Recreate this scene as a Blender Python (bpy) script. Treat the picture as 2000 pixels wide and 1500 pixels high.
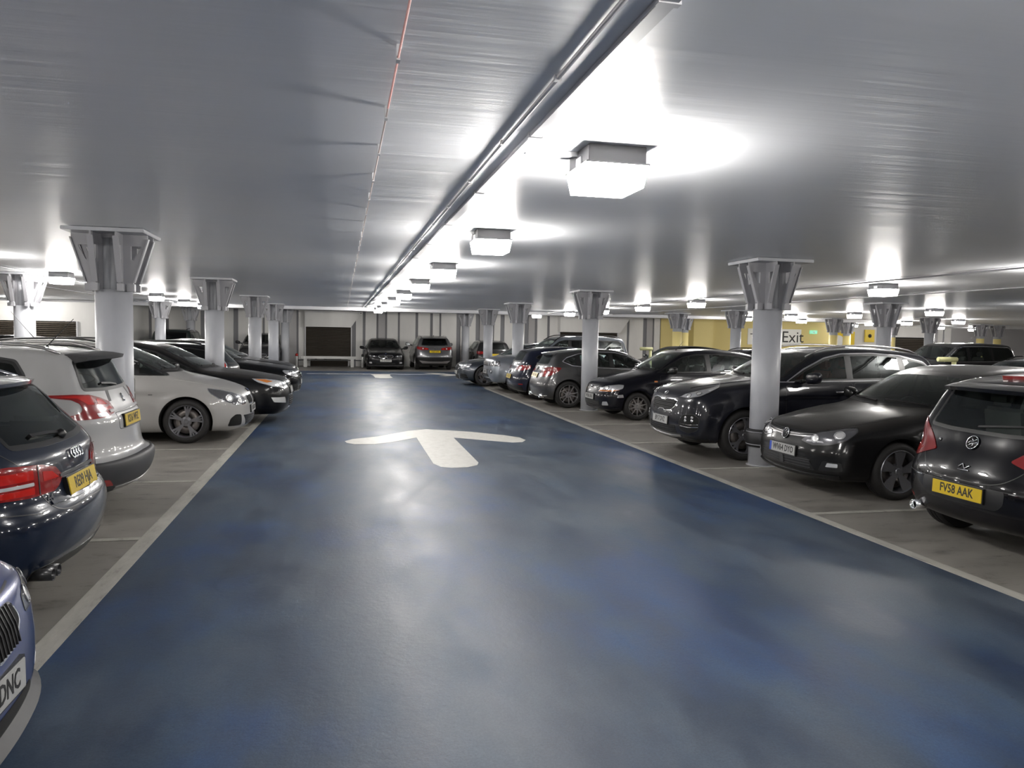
import bpy, bmesh, math, random
import numpy as np
from mathutils import Vector, Matrix
from mathutils.bvhtree import BVHTree
from mathutils.geometry import delaunay_2d_cdt

for o in list(bpy.data.objects):
    bpy.data.objects.remove(o, do_unlink=True)
SC = bpy.context.scene
COL = SC.collection
rnd = random.Random(7)

# ------------------------------------------------------------------ camera
CAM_H = 1.72
CEIL = 2.79
F_PX = 1500.0
pitch, yaw, roll = 0.063254, 0.218516, 0.018
cam_data = bpy.data.cameras.new('camera')
cam = bpy.data.objects.new('camera', cam_data)
COL.objects.link(cam)
cam.matrix_world = (Matrix.Translation((0, 0, CAM_H)) @ Matrix.Rotation(-yaw, 4, 'Z')
                    @ Matrix.Rotation(math.pi / 2 - pitch, 4, 'X') @ Matrix.Rotation(roll, 4, 'Z'))
cam_data.sensor_fit = 'HORIZONTAL'
cam_data.sensor_width = 36.0
cam_data.lens = 36.0 * F_PX / 2000.0
cam_data.clip_start = 0.05
cam_data.clip_end = 300
SC.camera = cam

# ------------------------------------------------------------------ world and exposure
w = bpy.data.worlds.new('world')
SC.world = w
w.use_nodes = True
w.node_tree.nodes['Background'].inputs[0].default_value = (0.62, 0.7, 0.85, 1)
w.node_tree.nodes['Background'].inputs[1].default_value = 0.05
SC.view_settings.view_transform = 'Standard'
SC.view_settings.look = 'None'
SC.view_settings.gamma = 1
SC.view_settings.use_curve_mapping = False
SC.view_settings.exposure = 1.68
LAMP_STRENGTH = 54.0  # the prismatic sides; the base of each diffuser gives less

# ------------------------------------------------------------------ materials
MATS = {}


def mat(name, color=(0.5, 0.5, 0.5), rough=0.5, metal=0.0, coat=0.0, emit=None, estr=0.0, spec=0.5, trans=0.0, coat_rough=0.03):
    if name in MATS:
        return MATS[name]
    m = bpy.data.materials.new(name)
    m.use_nodes = True
    b = m.node_tree.nodes['Principled BSDF']
    b.inputs['Base Color'].default_value = (*color, 1)
    b.inputs['Roughness'].default_value = rough
    b.inputs['Metallic'].default_value = metal
    b.inputs['Coat Weight'].default_value = coat
    b.inputs['Coat Roughness'].default_value = coat_rough
    b.inputs['Specular IOR Level'].default_value = spec
    if emit:
        b.inputs['Emission Color'].default_value = (*emit, 1)
        b.inputs['Emission Strength'].default_value = estr
    MATS[name] = m
    return m


def nodes_of(m):
    nt = m.node_tree
    return nt, nt.nodes, nt.links, nt.nodes['Principled BSDF']


def tex_coord(nt, scale=(1, 1, 1), use='Object'):
    tc = nt.nodes.new('ShaderNodeTexCoord')
    mp = nt.nodes.new('ShaderNodeMapping')
    mp.inputs['Scale'].default_value = scale
    nt.links.new(tc.outputs[use], mp.inputs['Vector'])
    return mp.outputs['Vector']


def noise(nt, vec, scale, detail=4, rough=0.5):
    n = nt.nodes.new('ShaderNodeTexNoise')
    n.inputs['Scale'].default_value = scale
    n.inputs['Detail'].default_value = detail
    n.inputs['Roughness'].default_value = rough
    nt.links.new(vec, n.inputs['Vector'])
    return n.outputs['Fac']


def ramp(nt, fac, stops):
    r = nt.nodes.new('ShaderNodeValToRGB')
    els = r.color_ramp.elements
    while len(els) > 2:
        els.remove(els[-1])
    for i, (p, c) in enumerate(stops):
        e = els[i] if i < 2 else els.new(p)
        e.position = p
        e.color = (*c, 1) if len(c) == 3 else c
    nt.links.new(fac, r.inputs['Fac'])
    return r.outputs['Color']


def mix(nt, fac, a, b, mode='MIX'):
    n = nt.nodes.new('ShaderNodeMix')
    n.data_type = 'RGBA'
    n.blend_type = mode
    for s, v in ((0, fac), (6, a), (7, b)):
        if isinstance(v, (int, float)):
            n.inputs[s].default_value = v
        elif isinstance(v, tuple):
            n.inputs[s].default_value = (*v, 1)
        else:
            nt.links.new(v, n.inputs[s])
    return n.outputs[2]


def bump(nt, bsdf, h, strength, dist):
    b = nt.nodes.new('ShaderNodeBump')
    b.inputs['Strength'].default_value = strength
    b.inputs['Distance'].default_value = dist
    nt.links.new(h, b.inputs['Height'])
    nt.links.new(b.outputs['Normal'], bsdf.inputs['Normal'])


# ceiling: blue grey gloss painted soffit, faint ripples across the aisle
m = mat('ceiling_paint', (0.4, 0.42, 0.46), 0.34, spec=0.55)
nt, N, L_, B = nodes_of(m)
v1 = tex_coord(nt, (0.35, 5.0, 1))
rip = noise(nt, v1, 1.6, 3, 0.6)
v2 = tex_coord(nt, (0.5, 0.9, 1))
big = noise(nt, v2, 0.7, 3, 0.5)
c = ramp(nt, big, [(0.3, (0.83, 0.85, 0.89)), (0.75, (0.88, 0.89, 0.905))])
L_.new(c, B.inputs['Base Color'])
rr = ramp(nt, rip, [(0.3, (0.30,) * 3), (0.75, (0.42,) * 3)])
L_.new(rr, B.inputs['Roughness'])
fine = noise(nt, tex_coord(nt, (0.25, 16.0, 1)), 1.5, 2, 0.5)
hsum = nt.nodes.new('ShaderNodeMath')
hsum.operation = 'MULTIPLY_ADD'
hsum.inputs[1].default_value = 0.3
L_.new(fine, hsum.inputs[0])
L_.new(rip, hsum.inputs[2])
bump(nt, B, hsum.outputs[0], 0.24, 0.011)

# blue floor paint
m = mat('blue_floor_paint', (0.05, 0.09, 0.25), 0.35, spec=0.5)
nt, N, L_, B = nodes_of(m)
v = tex_coord(nt, (1, 0.6, 1))
n1 = noise(nt, v, 0.55, 5, 0.6)
v_ = tex_coord(nt, (1, 0.35, 1))
n2 = noise(nt, v_, 2.3, 8, 0.62)
vf = tex_coord(nt)
n3 = noise(nt, vf, 22, 6, 0.65)
c1 = ramp(nt, n1, [(0.38, (0.015, 0.042, 0.112)), (0.48, (0.027, 0.048, 0.084)), (0.6, (0.048, 0.066, 0.092))])
c2 = ramp(nt, n2, [(0.38, (0.62, 0.66, 0.74)), (0.64, (1.32, 1.27, 1.18))])
c = mix(nt, 1.0, c1, c2, 'MULTIPLY')
nx = tex_coord(nt)
pt_ = noise(nt, nx, 3.1, 9, 0.75)
dk = ramp(nt, pt_, [(0.66, (1, 1, 1)), (0.76, (0.5, 0.52, 0.58))])
c = mix(nt, 0.8, c, dk, 'MULTIPLY')
gr = noise(nt, tex_coord(nt), 90, 4, 0.8)
c = mix(nt, 1.0, c, ramp(nt, gr, [(0.3, (0.72, 0.72, 0.74)), (0.68, (1.3, 1.27, 1.22))]), 'MULTIPLY')
fl = noise(nt, tex_coord(nt, (1, 1.8, 1)), 6.5, 6, 0.85)
c = mix(nt, 0.9, c, ramp(nt, fl, [(0.30, (0.35, 0.35, 0.4)), (0.37, (1, 1, 1)), (0.66, (1, 1, 1)), (0.76, (1.5, 1.45, 1.35))]), 'MULTIPLY')
L_.new(c, B.inputs['Base Color'])
rr = ramp(nt, n2, [(0.3, (0.42,) * 3), (0.55, (0.52,) * 3), (0.75, (0.62,) * 3)])
L_.new(rr, B.inputs['Roughness'])
bump(nt, B, n3, 0.25, 0.006)

# bay concrete
m = mat('bay_concrete', (0.2, 0.19, 0.17), 0.5)
nt, N, L_, B = nodes_of(m)
v = tex_coord(nt, (0.6, 1.3, 1))
n1 = noise(nt, v, 1.1, 8, 0.65)
c = ramp(nt, n1, [(0.28, (0.13, 0.122, 0.11)), (0.5, (0.20, 0.188, 0.17)), (0.75, (0.28, 0.265, 0.24))])
vs = tex_coord(nt, (1.2, 2.6, 1))
n2 = noise(nt, vs, 2.2, 9, 0.8)
st = ramp(nt, n2, [(0.36, (0.35, 0.35, 0.35)), (0.46, (1, 1, 1))])
c = mix(nt, 0.7, c, st, 'MULTIPLY')
L_.new(c, B.inputs['Base Color'])
rr = ramp(nt, n1, [(0.3, (0.36,) * 3), (0.7, (0.6,) * 3)])
L_.new(rr, B.inputs['Roughness'])
bump(nt, B, n1, 0.25, 0.01)

# worn white lines
m = mat('line_paint', (0.5, 0.49, 0.44), 0.55)
nt, N, L_, B = nodes_of(m)
v = tex_coord(nt, (3.0, 0.8, 1))
n1 = noise(nt, v, 2.4, 9, 0.75)
c = ramp(nt, n1, [(0.3, (0.17, 0.16, 0.14)), (0.45, (0.33, 0.32, 0.285)), (0.7, (0.42, 0.41, 0.37))])
L_.new(c, B.inputs['Base Color'])
m = mat('arrow_paint', (0.8, 0.79, 0.73), 0.5)
nt, N, L_, B = nodes_of(m)
v = tex_coord(nt)
n1 = noise(nt, v, 9, 8, 0.7)
c = ramp(nt, n1, [(0.25, (0.42, 0.41, 0.37)), (0.55, (0.55, 0.54, 0.5))])
L_.new(c, B.inputs['Base Color'])

# walls and metal
m = mat('white_wall_paint', (0.68, 0.67, 0.64), 0.5)
nt, N, L_, B = nodes_of(m)
n1 = noise(nt, tex_coord(nt, (1, 1, 0.4)), 0.9, 4, 0.6)
L_.new(ramp(nt, n1, [(0.3, (0.68, 0.67, 0.65)), (0.7, (0.78, 0.77, 0.74))]), B.inputs['Base Color'])
mat('groove_grey', (0.2, 0.2, 0.215), 0.5)  # darker grey given to the recessed wall channels
mat('mid_grey_panel', (0.42, 0.41, 0.41), 0.55)
mat('yellow_wall_paint', (0.74, 0.62, 0.26), 0.55)
mat('bright_yellow', (0.86, 0.62, 0.03), 0.45)
mat('orange_paint', (0.75, 0.3, 0.05), 0.5)
mat('louvre_brown', (0.07, 0.058, 0.045), 0.5, metal=0.2)
mat('louvre_back', (0.01, 0.009, 0.008), 0.9)
m = mat('column_paint', (0.52, 0.53, 0.56), 0.38)
nt, N, L_, B = nodes_of(m)
n1 = noise(nt, tex_coord(nt, (1, 1, 0.5)), 3, 6, 0.6)
L_.new(ramp(nt, n1, [(0.3, (0.37, 0.38, 0.41)), (0.7, (0.43, 0.44, 0.465))]), B.inputs['Base Color'])
mat('bracket_paint', (0.33, 0.33, 0.35), 0.42)
mat('lamp_housing', (0.055, 0.055, 0.06), 0.5)
mat('lamp_diffuser', (0.9, 0.9, 0.9), 0.4, emit=(1.0, 0.965, 0.92), estr=LAMP_STRENGTH)
mat('lamp_diffuser_base', (0.9, 0.9, 0.9), 0.4, emit=(1.0, 0.965, 0.92), estr=LAMP_STRENGTH * 0.22)
mat('trunking_white', (0.6, 0.6, 0.62), 0.4)
mat('red_cable', (0.45, 0.12, 0.1), 0.5)
mat('pale_cable', (0.6, 0.52, 0.5), 0.5)
mat('black_rubber', (0.018, 0.018, 0.02), 0.55)
mat('rubber_rib', (0.25, 0.25, 0.27), 0.4)
mat('barrier_rail', (0.6, 0.6, 0.58), 0.4)
mat('black_paint', (0.02, 0.02, 0.02), 0.5)
mat('sign_white', (0.85, 0.85, 0.82), 0.5)
mat('sign_green', (0.25, 0.5, 0.38), 0.4, emit=(0.25, 0.8, 0.55), estr=0.22)
mat('pale_yellow_foam', (0.5, 0.5, 0.26), 0.5)
mat('red_paint', (0.5, 0.03, 0.02), 0.5)


# ------------------------------------------------------------------ object helpers
def tag(o, label=None, cat=None, group=None, kind=None):
    if label:
        o['label'] = label
    if cat:
        o['category'] = cat
    if group:
        o['group'] = group
    if kind:
        o['kind'] = kind
    return o


def empty(name, loc, rz=0.0):
    o = bpy.data.objects.new(name, None)
    COL.objects.link(o)
    o.location = loc
    o.rotation_euler = (0, 0, rz)
    o.empty_display_size = 0.2
    return o


class MB:
    """collects simple solids and links them as one mesh object"""

    def __init__(self):
        self.bm = bmesh.new()

    def box(self, x0, x1, y0, y1, z0, z1, mi=0):
        vs = [self.bm.verts.new(p) for p in ((x0, y0, z0), (x1, y0, z0), (x1, y1, z0), (x0, y1, z0),
                                             (x0, y0, z1), (x1, y0, z1), (x1, y1, z1), (x0, y1, z1))]
        for f in ((3, 2, 1, 0), (4, 5, 6, 7), (0, 1, 5, 4), (1, 2, 6, 5), (2, 3, 7, 6), (3, 0, 4, 7)):
            self.bm.faces.new([vs[i] for i in f]).material_index = mi
        return vs

    def prism(self, pts, axis_vec, mi=0):
        """extrude a 3D polygon along a vector"""
        av = Vector(axis_vec)
        a = [self.bm.verts.new(p) for p in pts]
        b = [self.bm.verts.new(Vector(p) + av) for p in pts]
        n = len(a)
        self.bm.faces.new(a[::-1]).material_index = mi
        self.bm.faces.new(b).material_index = mi
        for i in range(n):
            self.bm.faces.new((a[i], a[(i + 1) % n], b[(i + 1) % n], b[i])).material_index = mi

    def ring_prism(self, outer, hole, axis_vec, mi=0):
        """polygon with a hole (same point count) extruded"""
        av = Vector(axis_vec)
        n = len(outer)
        o0 = [self.bm.verts.new(p) for p in outer]
        h0 = [self.bm.verts.new(p) for p in hole]
        o1 = [self.bm.verts.new(Vector(p) + av) for p in outer]
        h1 = [self.bm.verts.new(Vector(p) + av) for p in hole]
        for i in range(n):
            j = (i + 1) % n
            for q in ((o0[j], o0[i], h0[i], h0[j]), (o1[i], o1[j], h1[j], h1[i]), (o0[i], o0[j], o1[j], o1[i]), (h0[j], h0[i], h1[i], h1[j])):
                self.bm.faces.new(q).material_index = mi

    def lathe(self, prof, seg=32, axis='Z', c=(0, 0, 0), mi=0, close=False, smooth=True):
        """prof: (r, h) pairs revolved round an axis through c"""
        rings = []
        for r, h in prof:
            ring = []
            for k in range(seg):
                a = 2 * math.pi * k / seg
                u, v = r * math.cos(a), r * math.sin(a)
                p = {'Z': (u, v, h), 'Y': (u, h, v), 'X': (h, u, v)}[axis]
                ring.append(self.bm.verts.new((p[0] + c[0], p[1] + c[1], p[2] + c[2])))
            rings.append(ring)
        n = len(rings)
        for i in range(n if close else n - 1):
            a, b = rings[i], rings[(i + 1) % n]
            for k in range(seg):
                f = self.bm.faces.new((a[k], a[(k + 1) % seg], b[(k + 1) % seg], b[k]))
                f.material_index = mi
                f.smooth = smooth
        if not close:
            for ring in (rings[0], rings[-1]):
                if prof[0 if ring is rings[0] else -1][0] > 1e-4:
                    self.bm.faces.new(ring).material_index = mi
        return self

    def tube(self, pts, r, seg=8, mi=0):
        pts = [Vector(p) for p in pts]
        rings = []
        up = Vector((0, 0, 1))
        for i, p in enumerate(pts):
            d = (pts[min(i + 1, len(pts) - 1)] - pts[max(i - 1, 0)]).normalized()
            u = up if abs(d.dot(up)) < 0.95 else Vector((1, 0, 0))
            s = d.cross(u).normalized()
            t = s.cross(d).normalized()
            rr = r[i] if isinstance(r, (list, tuple)) else r
            rings.append([self.bm.verts.new(p + s * (rr * math.cos(2 * math.pi * k / seg)) + t * (rr * math.sin(2 * math.pi * k / seg))) for k in range(seg)])
        for a, b in zip(rings, rings[1:]):
            for k in range(seg):
                f = self.bm.faces.new((a[k], a[(k + 1) % seg], b[(k + 1) % seg], b[k]))
                f.smooth = True
                f.material_index = mi
        self.bm.faces.new(rings[0][::-1]).material_index = mi
        self.bm.faces.new(rings[-1]).material_index = mi

    def build(self, name, mats, parent=None, bevel=0.0, loc=None, rot=None, smooth_angle=None):
        bm = self.bm
        bmesh.ops.recalc_face_normals(bm, faces=bm.faces[:])
        if bevel:
            es = [e for e in bm.edges if len(e.link_faces) == 2 and e.calc_face_angle(0) > 0.6]
            bmesh.ops.bevel(bm, geom=es, offset=bevel, segments=2, affect='EDGES', clamp_overlap=True)
        me = bpy.data.meshes.new(name)
        bm.to_mesh(me)
        bm.free()
        if not isinstance(mats, (list, tuple)):
            mats = [mats]
        for m_ in mats:
            me.materials.append(MATS[m_] if isinstance(m_, str) else m_)
        if smooth_angle:
            me.polygons.foreach_set('use_smooth', [True] * len(me.polygons))
            me.set_sharp_from_angle(angle=math.radians(smooth_angle))
        o = bpy.data.objects.new(name, me)
        COL.objects.link(o)
        if parent:
            o.parent = parent
        if loc is not None:
            o.location = loc
        if rot is not None:
            o.rotation_euler = rot
        return o


def copy_tree(o, parent=None):
    c_ = o.copy()
    COL.objects.link(c_)
    c_.parent = parent
    for ch in list(o.children):
        copy_tree(ch, c_)
    return c_


def text_mesh(name, body, size, material, parent, mtx, sx=1.0, extrude=0.001, bold=0.0):
    cu = bpy.data.curves.new(name, 'FONT')
    cu.body = body
    cu.size = size
    cu.align_x = 'CENTER'
    cu.align_y = 'CENTER'
    cu.extrude = extrude
    cu.offset = bold
    cu.resolution_u = 2
    t = bpy.data.objects.new(name, cu)
    COL.objects.link(t)
    dg = bpy.context.evaluated_depsgraph_get()
    me = bpy.data.meshes.new_from_object(t.evaluated_get(dg))
    bpy.data.objects.remove(t, do_unlink=True)
    me.transform(mtx @ Matrix.Diagonal((sx, 1, 1, 1)))
    me.materials.clear()
    me.materials.append(material)
    o = bpy.data.objects.new(name, me)
    COL.objects.link(o)
    o.parent = parent
    return o
# ================================================================== the building
def slab(name, x0, x1, y0, y1, z0, z1, m_, kind='structure'):
    b = MB()
    b.box(x0, x1, y0, y1, z0, z1)
    return tag(b.build(name, m_), kind=kind)


X0, X1, Y0, Y1 = -26.0, 60.0, -7.0, 56.0
slab('ceiling', X0, X1, Y0, Y1, CEIL, CEIL + 0.25, 'ceiling_paint')
# concrete floor with the blue drive lanes laid 2 mm proud of it
slab('floor', X0, X1, Y0, Y1, -0.2, 0.0, 'bay_concrete')
b = MB()
b.box(-1.54, 4.54, Y0 + 0.1, 29.4, 0.0, 0.002)
b.box(-20.0, 17.0, 29.4, 34.9, 0.0, 0.002)
b.box(13.9, 20.0, Y0 + 0.1, 27.4, 0.0, 0.002)
tag(b.build('floor_lane', 'blue_floor_paint'), kind='structure')
slab('wall_left', X0 - 0.2, X0, Y0, Y1, 0, CEIL, 'white_wall_paint')
slab('wall_right', X1, X1 + 0.2, Y0, Y1, 0, CEIL, 'white_wall_paint')
slab('wall_rear', X0, X1, Y0 - 0.2, Y0, 0, CEIL, 'white_wall_paint')


# ---- painted lines
def flat_poly(name, pts, m_, z=0.004, parent=None):
    bm = bmesh.new()
    lo = [bm.verts.new((x, y, z - 0.002)) for x, y in pts]
    hi = [bm.verts.new((x, y, z)) for x, y in pts]
    n = len(pts)
    bm.faces.new(hi)
    for i in range(n):
        bm.faces.new((lo[i], lo[(i + 1) % n], hi[(i + 1) % n], hi[i]))
    bmesh.ops.recalc_face_normals(bm, faces=bm.faces[:])
    me = bpy.data.meshes.new(name)
    bm.to_mesh(me)
    bm.free()
    me.materials.append(MATS[m_])
    o = bpy.data.objects.new(name, me)
    COL.objects.link(o)
    return o


def rect(x0, x1, y0, y1):
    return [(x0, y0), (x1, y0), (x1, y1), (x0, y1)]


tag(flat_poly('edge_line', rect(-1.61, -1.48, Y0 + 0.2, 26.7), 'line_paint'), 'worn white line down the left edge of the blue lane', 'floor line')
tag(flat_poly('edge_line', rect(4.47, 4.58, Y0 + 0.2, 24.3), 'line_paint'), 'worn white line down the right edge of the blue lane', 'floor line')
tag(flat_poly('crossing_line', rect(-1.4, 9.5, 32.44, 32.64), 'arrow_paint'), 'thin white line across the blue lane near the back wall', 'floor line')
LY = [4.2, 6.71, 9.21, 11.68, 14.3, 16.82, 19.34, 21.86, 24.4]
LNAME = ['behind the navy estate', 'between the navy estate and the white hatchback', 'beside the big white hatchback near the grey bumper', 'beside the front wheel of the white people carrier']
for i, y in enumerate(LY):
    lab = 'white bay line on the left, ' + (LNAME[i] if i < 4 else 'number %s past the white people carrier' % ['one', 'two', 'three', 'four', 'five'][i - 4])
    tag(flat_poly('bay_line', rect(-6.3, -1.61, y - 0.042, y + 0.042), 'line_paint'), lab, 'floor line', 'bay lines on the left')
RY = [4.2, 6.72, 9.29, 11.72, 14.33, 16.82, 19.34, 21.86, 24.4]
RNAME = ['in front of the black hatchback tail', 'between the black hatchback tail and the dark hatchback nose', 'by the foot of the near right column', 'on the near side of the empty bay', 'on the far side of the empty bay',
         'at the foot of the second right column', 'under the grey hatchback tail', 'under the silver off-roader', 'beside the grey saloon, the farthest']
for i, y in enumerate(RY):
    tag(flat_poly('bay_line', rect(4.58, 9.3, y - 0.042, y + 0.042), 'line_paint'), 'white bay line on the right, ' + RNAME[i], 'floor line', 'bay lines on the right')


def arrow_shape():
    return [(1.48, 13.77), (1.86, 13.57), (2.25, 13.33), (2.73, 12.83), (2.93, 12.52), (2.96, 12.21), (2.85, 11.99), (2.69, 11.95), (2.44, 12.13), (1.82, 12.62), (1.8, 10.1), (1.75, 9.9), (1.6, 9.76), (1.39, 9.74), (1.26, 9.82), (1.19, 10.08), (1.21, 12.67), (0.76, 12.16), (0.49, 11.96), (0.19, 11.99), (0.08, 12.14), (0.05, 12.34), (0.17, 12.57), (0.59, 12.86), (1.15, 13.55)]


tag(flat_poly('lane_arrow', arrow_shape(), 'arrow_paint', 0.0045), 'large white arrow painted on the blue lane pointing away', 'floor arrow')
tag(flat_poly('lane_arrow', [(1.16, 32.34), (1.98, 32.34), (1.9, 31.4), (1.92, 29.9), (1.75, 29.6), (1.42, 29.55), (1.25, 29.9), (1.24, 31.4)], 'arrow_paint', 0.005),
    'small far white arrow stem ahead of the black saloon', 'floor arrow')
tag(flat_poly('lane_arrow', [(3.9, 31.5), (4.15, 31.2), (4.9, 31.9), (8.0, 31.9), (8.0, 32.4), (4.9, 32.4), (3.9, 33.7), (3.5, 33.4), (4.3, 32.15)], 'arrow_paint', 0.0068),
    'white arrow head painted sideways near the grey crossover', 'floor arrow')


# ---- columns with bracket capitals
def column_parts(root, yellow=False, guard=False):
    s = MB()
    s.lathe([(0.19, 0.0), (0.19, 2.14)], 40)
    s.build('shaft', 'column_paint', root)
    s = MB()
    s.lathe([(0.215, 0.0), (0.215, 0.012), (0.19, 0.02)], 40)
    s.build('foot_plate', 'bracket_paint', root)
    if yellow:
        s = MB()
        s.lathe([(0.193, 0.02), (0.193, 2.0)], 32)
        s.build('yellow_sleeve', 'yellow_wall_paint', root)['label'] = 'yellow painted band'
    if guard:
        s = MB()
        s.lathe([(0.192, 0.26), (0.225, 0.265), (0.225, 0.5), (0.192, 0.505)], 40)
        g = s.build('rubber_guard', 'black_rubber', root)
        g['label'] = 'black rubber guard band'
        for z in (0.29, 0.46):
            s = MB()
            s.lathe([(0.226, z), (0.23, z + 0.006), (0.226, z + 0.014)], 40)
            s.build('rib', 'rubber_rib', g)
    # neck of four clustered tubes
    s = MB()
    s.lathe([(0.12, 2.12), (0.12, 2.73)], 24)
    for k in range(4):
        a = k * math.pi / 2
        s.lathe([(0.055, 2.12), (0.055, 2.73)], 14, c=(0.10 * math.cos(a + 0.39), 0.10 * math.sin(a + 0.39), 0))
        s.lathe([(0.055, 2.12), (0.055, 2.73)], 14, c=(0.10 * math.cos(a - 0.39), 0.10 * math.sin(a - 0.39), 0))
    s.build('neck', 'column_paint', root)
    s = MB()
    s.box(-0.405, 0.405, -0.405, 0.405, 2.745, 2.785)
    s.build('cap_plate', 'column_paint', root, bevel=0.006)
    s = MB()
    s.lathe([(0.17, 2.702), (0.17, 2.745)], 8, smooth=False)
    s.build('collar', 'bracket_paint', root)
    for k in range(4):
        ang = k * math.pi / 2
        ca, sa = math.cos(ang), math.sin(ang)
        for off in (-0.125, 0.125):
            t = 0.018

            def P(r, z, o_=0.0):
                return (r * ca - (off + o_) * sa, r * sa + (off + o_) * ca, z)
            R = 0.385
            s = MB()
            outer = [(0.06, 2.744), (R, 2.744), (R, 2.665), (0.235, 2.23), (0.235, 2.15), (0.06, 2.14)]
            hole = [(0.215, 2.62), (0.315, 2.62), (0.313, 2.605), (0.245, 2.47), (0.235, 2.46), (0.215, 2.475)]
            s.ring_prism([P(*q, -t / 2) for q in outer], [P(*q, -t / 2) for q in hole], (-sa * t, ca * t, 0))
            # flange along the slanting edge, and the lug at its foot
            w_ = 0.03
            s.prism([P(R, 2.70, -w_), P(R, 2.70, w_), P(0.235, 2.22, w_), P(0.235, 2.22, -w_)], (ca * 0.014, sa * 0.014, 0))
            s.prism([P(0.17, 2.125, -w_), P(0.17, 2.125, w_), P(0.25, 2.125, w_), P(0.25, 2.125, -w_)], (0, 0, 0.08))
            s.build('bracket', 'bracket_paint', root)


COLS = [  # x, y, yellow, guard, label
    (-2.48, 9.35, 0, 0, 'silver grey column with bracket head nearest on the left, by the white hatchback'),
    (-2.6, 17.05, 0, 0, 'second silver column on the left, behind the white people carrier'),
    (-2.6, 24.7, 0, 0, 'third silver column along the left, beyond the black estate tail'),
    (-2.6, 31.2, 0, 0, 'fourth silver column on the left row'),
    (-2.6, 37.5, 0, 0, 'last silver column on the left row, beside the back louvre'),
    (5.66, 9.5, 0, 1, 'silver column on the right wearing a black rubber guard band'),
    (5.66, 17.15, 0, 0, 'second silver column on the right, at the nose of the small black hatchback'),
    (5.68, 24.8, 0, 0, 'third silver column on the right, behind the silver off-roader'),
    (5.9, 31.3, 0, 0, 'fourth silver column on the right row'),
    (5.95, 37.6, 0, 0, 'last silver column on the right row, beside the grey crossover'),
    (-6.25, 17.3, 0, 0, 'silver column cut off by the left edge of the view'),
    (-6.75, 31.5, 0, 0, 'silver column in the second row on the left, before the dark boxy off-roader'),
    (-6.8, 37.8, 0, 0, 'silver column second row far left, near the corrugated wall'),
    (14.5, 18.4, 0, 0, 'silver column on the far right under a lit ceiling lamp'),
    (14.1, 25.8, 0, 0, 'silver column standing before the pale yellow wall'),
    (13.8, 30.2, 1, 0, 'yellow banded column just right of the small louvre'),
    (16.0, 34.2, 1, 0, 'yellow banded column before the jutting yellow wall'),
    (24.1, 27.8, 0, 0, 'slim silver column on the far right above the dark roofs'),
    (22.5, 32.0, 1, 0, 'yellow banded column beside the exit board'),
    (25.4, 35.0, 1, 0, 'yellow banded column right of the bright yellow panel'),
    (32.0, 39.9, 1, 0, 'yellow banded column far off beside the slim silver one'),
    (34.4, 35.9, 1, 0, 'yellow banded column at the far right, against the grey wall'),
    (36.5, 36.9, 1, 0, 'yellow banded column at the right edge of the view'),
]
proto_cols = {}
for x, y, ye, gu, lab in COLS:
    key = (ye, gu)
    if key not in proto_cols:
        r_ = empty('column', (x, y, 0))
        column_parts(r_, ye, gu)
        proto_cols[key] = r_
    else:
        r_ = copy_tree(proto_cols[key])
        r_.location = (x, y, 0)
    tag(r_, lab, 'column', 'bracketed columns')


# ---- ceiling lamps
def lamp_parts(root):
    s = MB()
    s.box(-0.17, 0.17, -0.19, 0.19, -0.1, 0.0)
    s.box(-0.19, 0.19, -0.205, 0.205, -0.104, -0.094)
    s.build('housing', 'lamp_housing', root, bevel=0.004)
    s = MB()
    a, b_ = 0.183, 0.163
    z0, z1 = -0.1, -0.225
    lo = [(-b_, -b_ - 0.01, z1), (b_, -b_ - 0.01, z1), (b_, b_ + 0.01, z1), (-b_, b_ + 0.01, z1)]
    hi = [(-a, -a - 0.015, z0), (a, -a - 0.015, z0), (a, a + 0.015, z0), (-a, a + 0.015, z0)]
    L1 = [s.bm.verts.new(p) for p in lo]
    H1 = [s.bm.verts.new(p) for p in hi]
    s.bm.faces.new(L1).material_index = 1
    s.bm.faces.new(H1).material_index = 2
    for i in range(4):
        s.bm.faces.new((L1[i], L1[(i + 1) % 4], H1[(i + 1) % 4], H1[i]))
    s.build('diffuser', ['lamp_diffuser', 'lamp_diffuser_base', 'lamp_housing'], root)
    s = MB()
    s.box(-0.178, -0.17, -0.06, 0.03, -0.09, -0.045)
    s.build('clip', 'trunking_white', root)


def lamp_feed(root):
    s = MB()
    s.box(-0.48, -0.17, 0.02, 0.06, -0.03, -0.003)
    s.build('feed_trunking', 'trunking_white', root)


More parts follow.
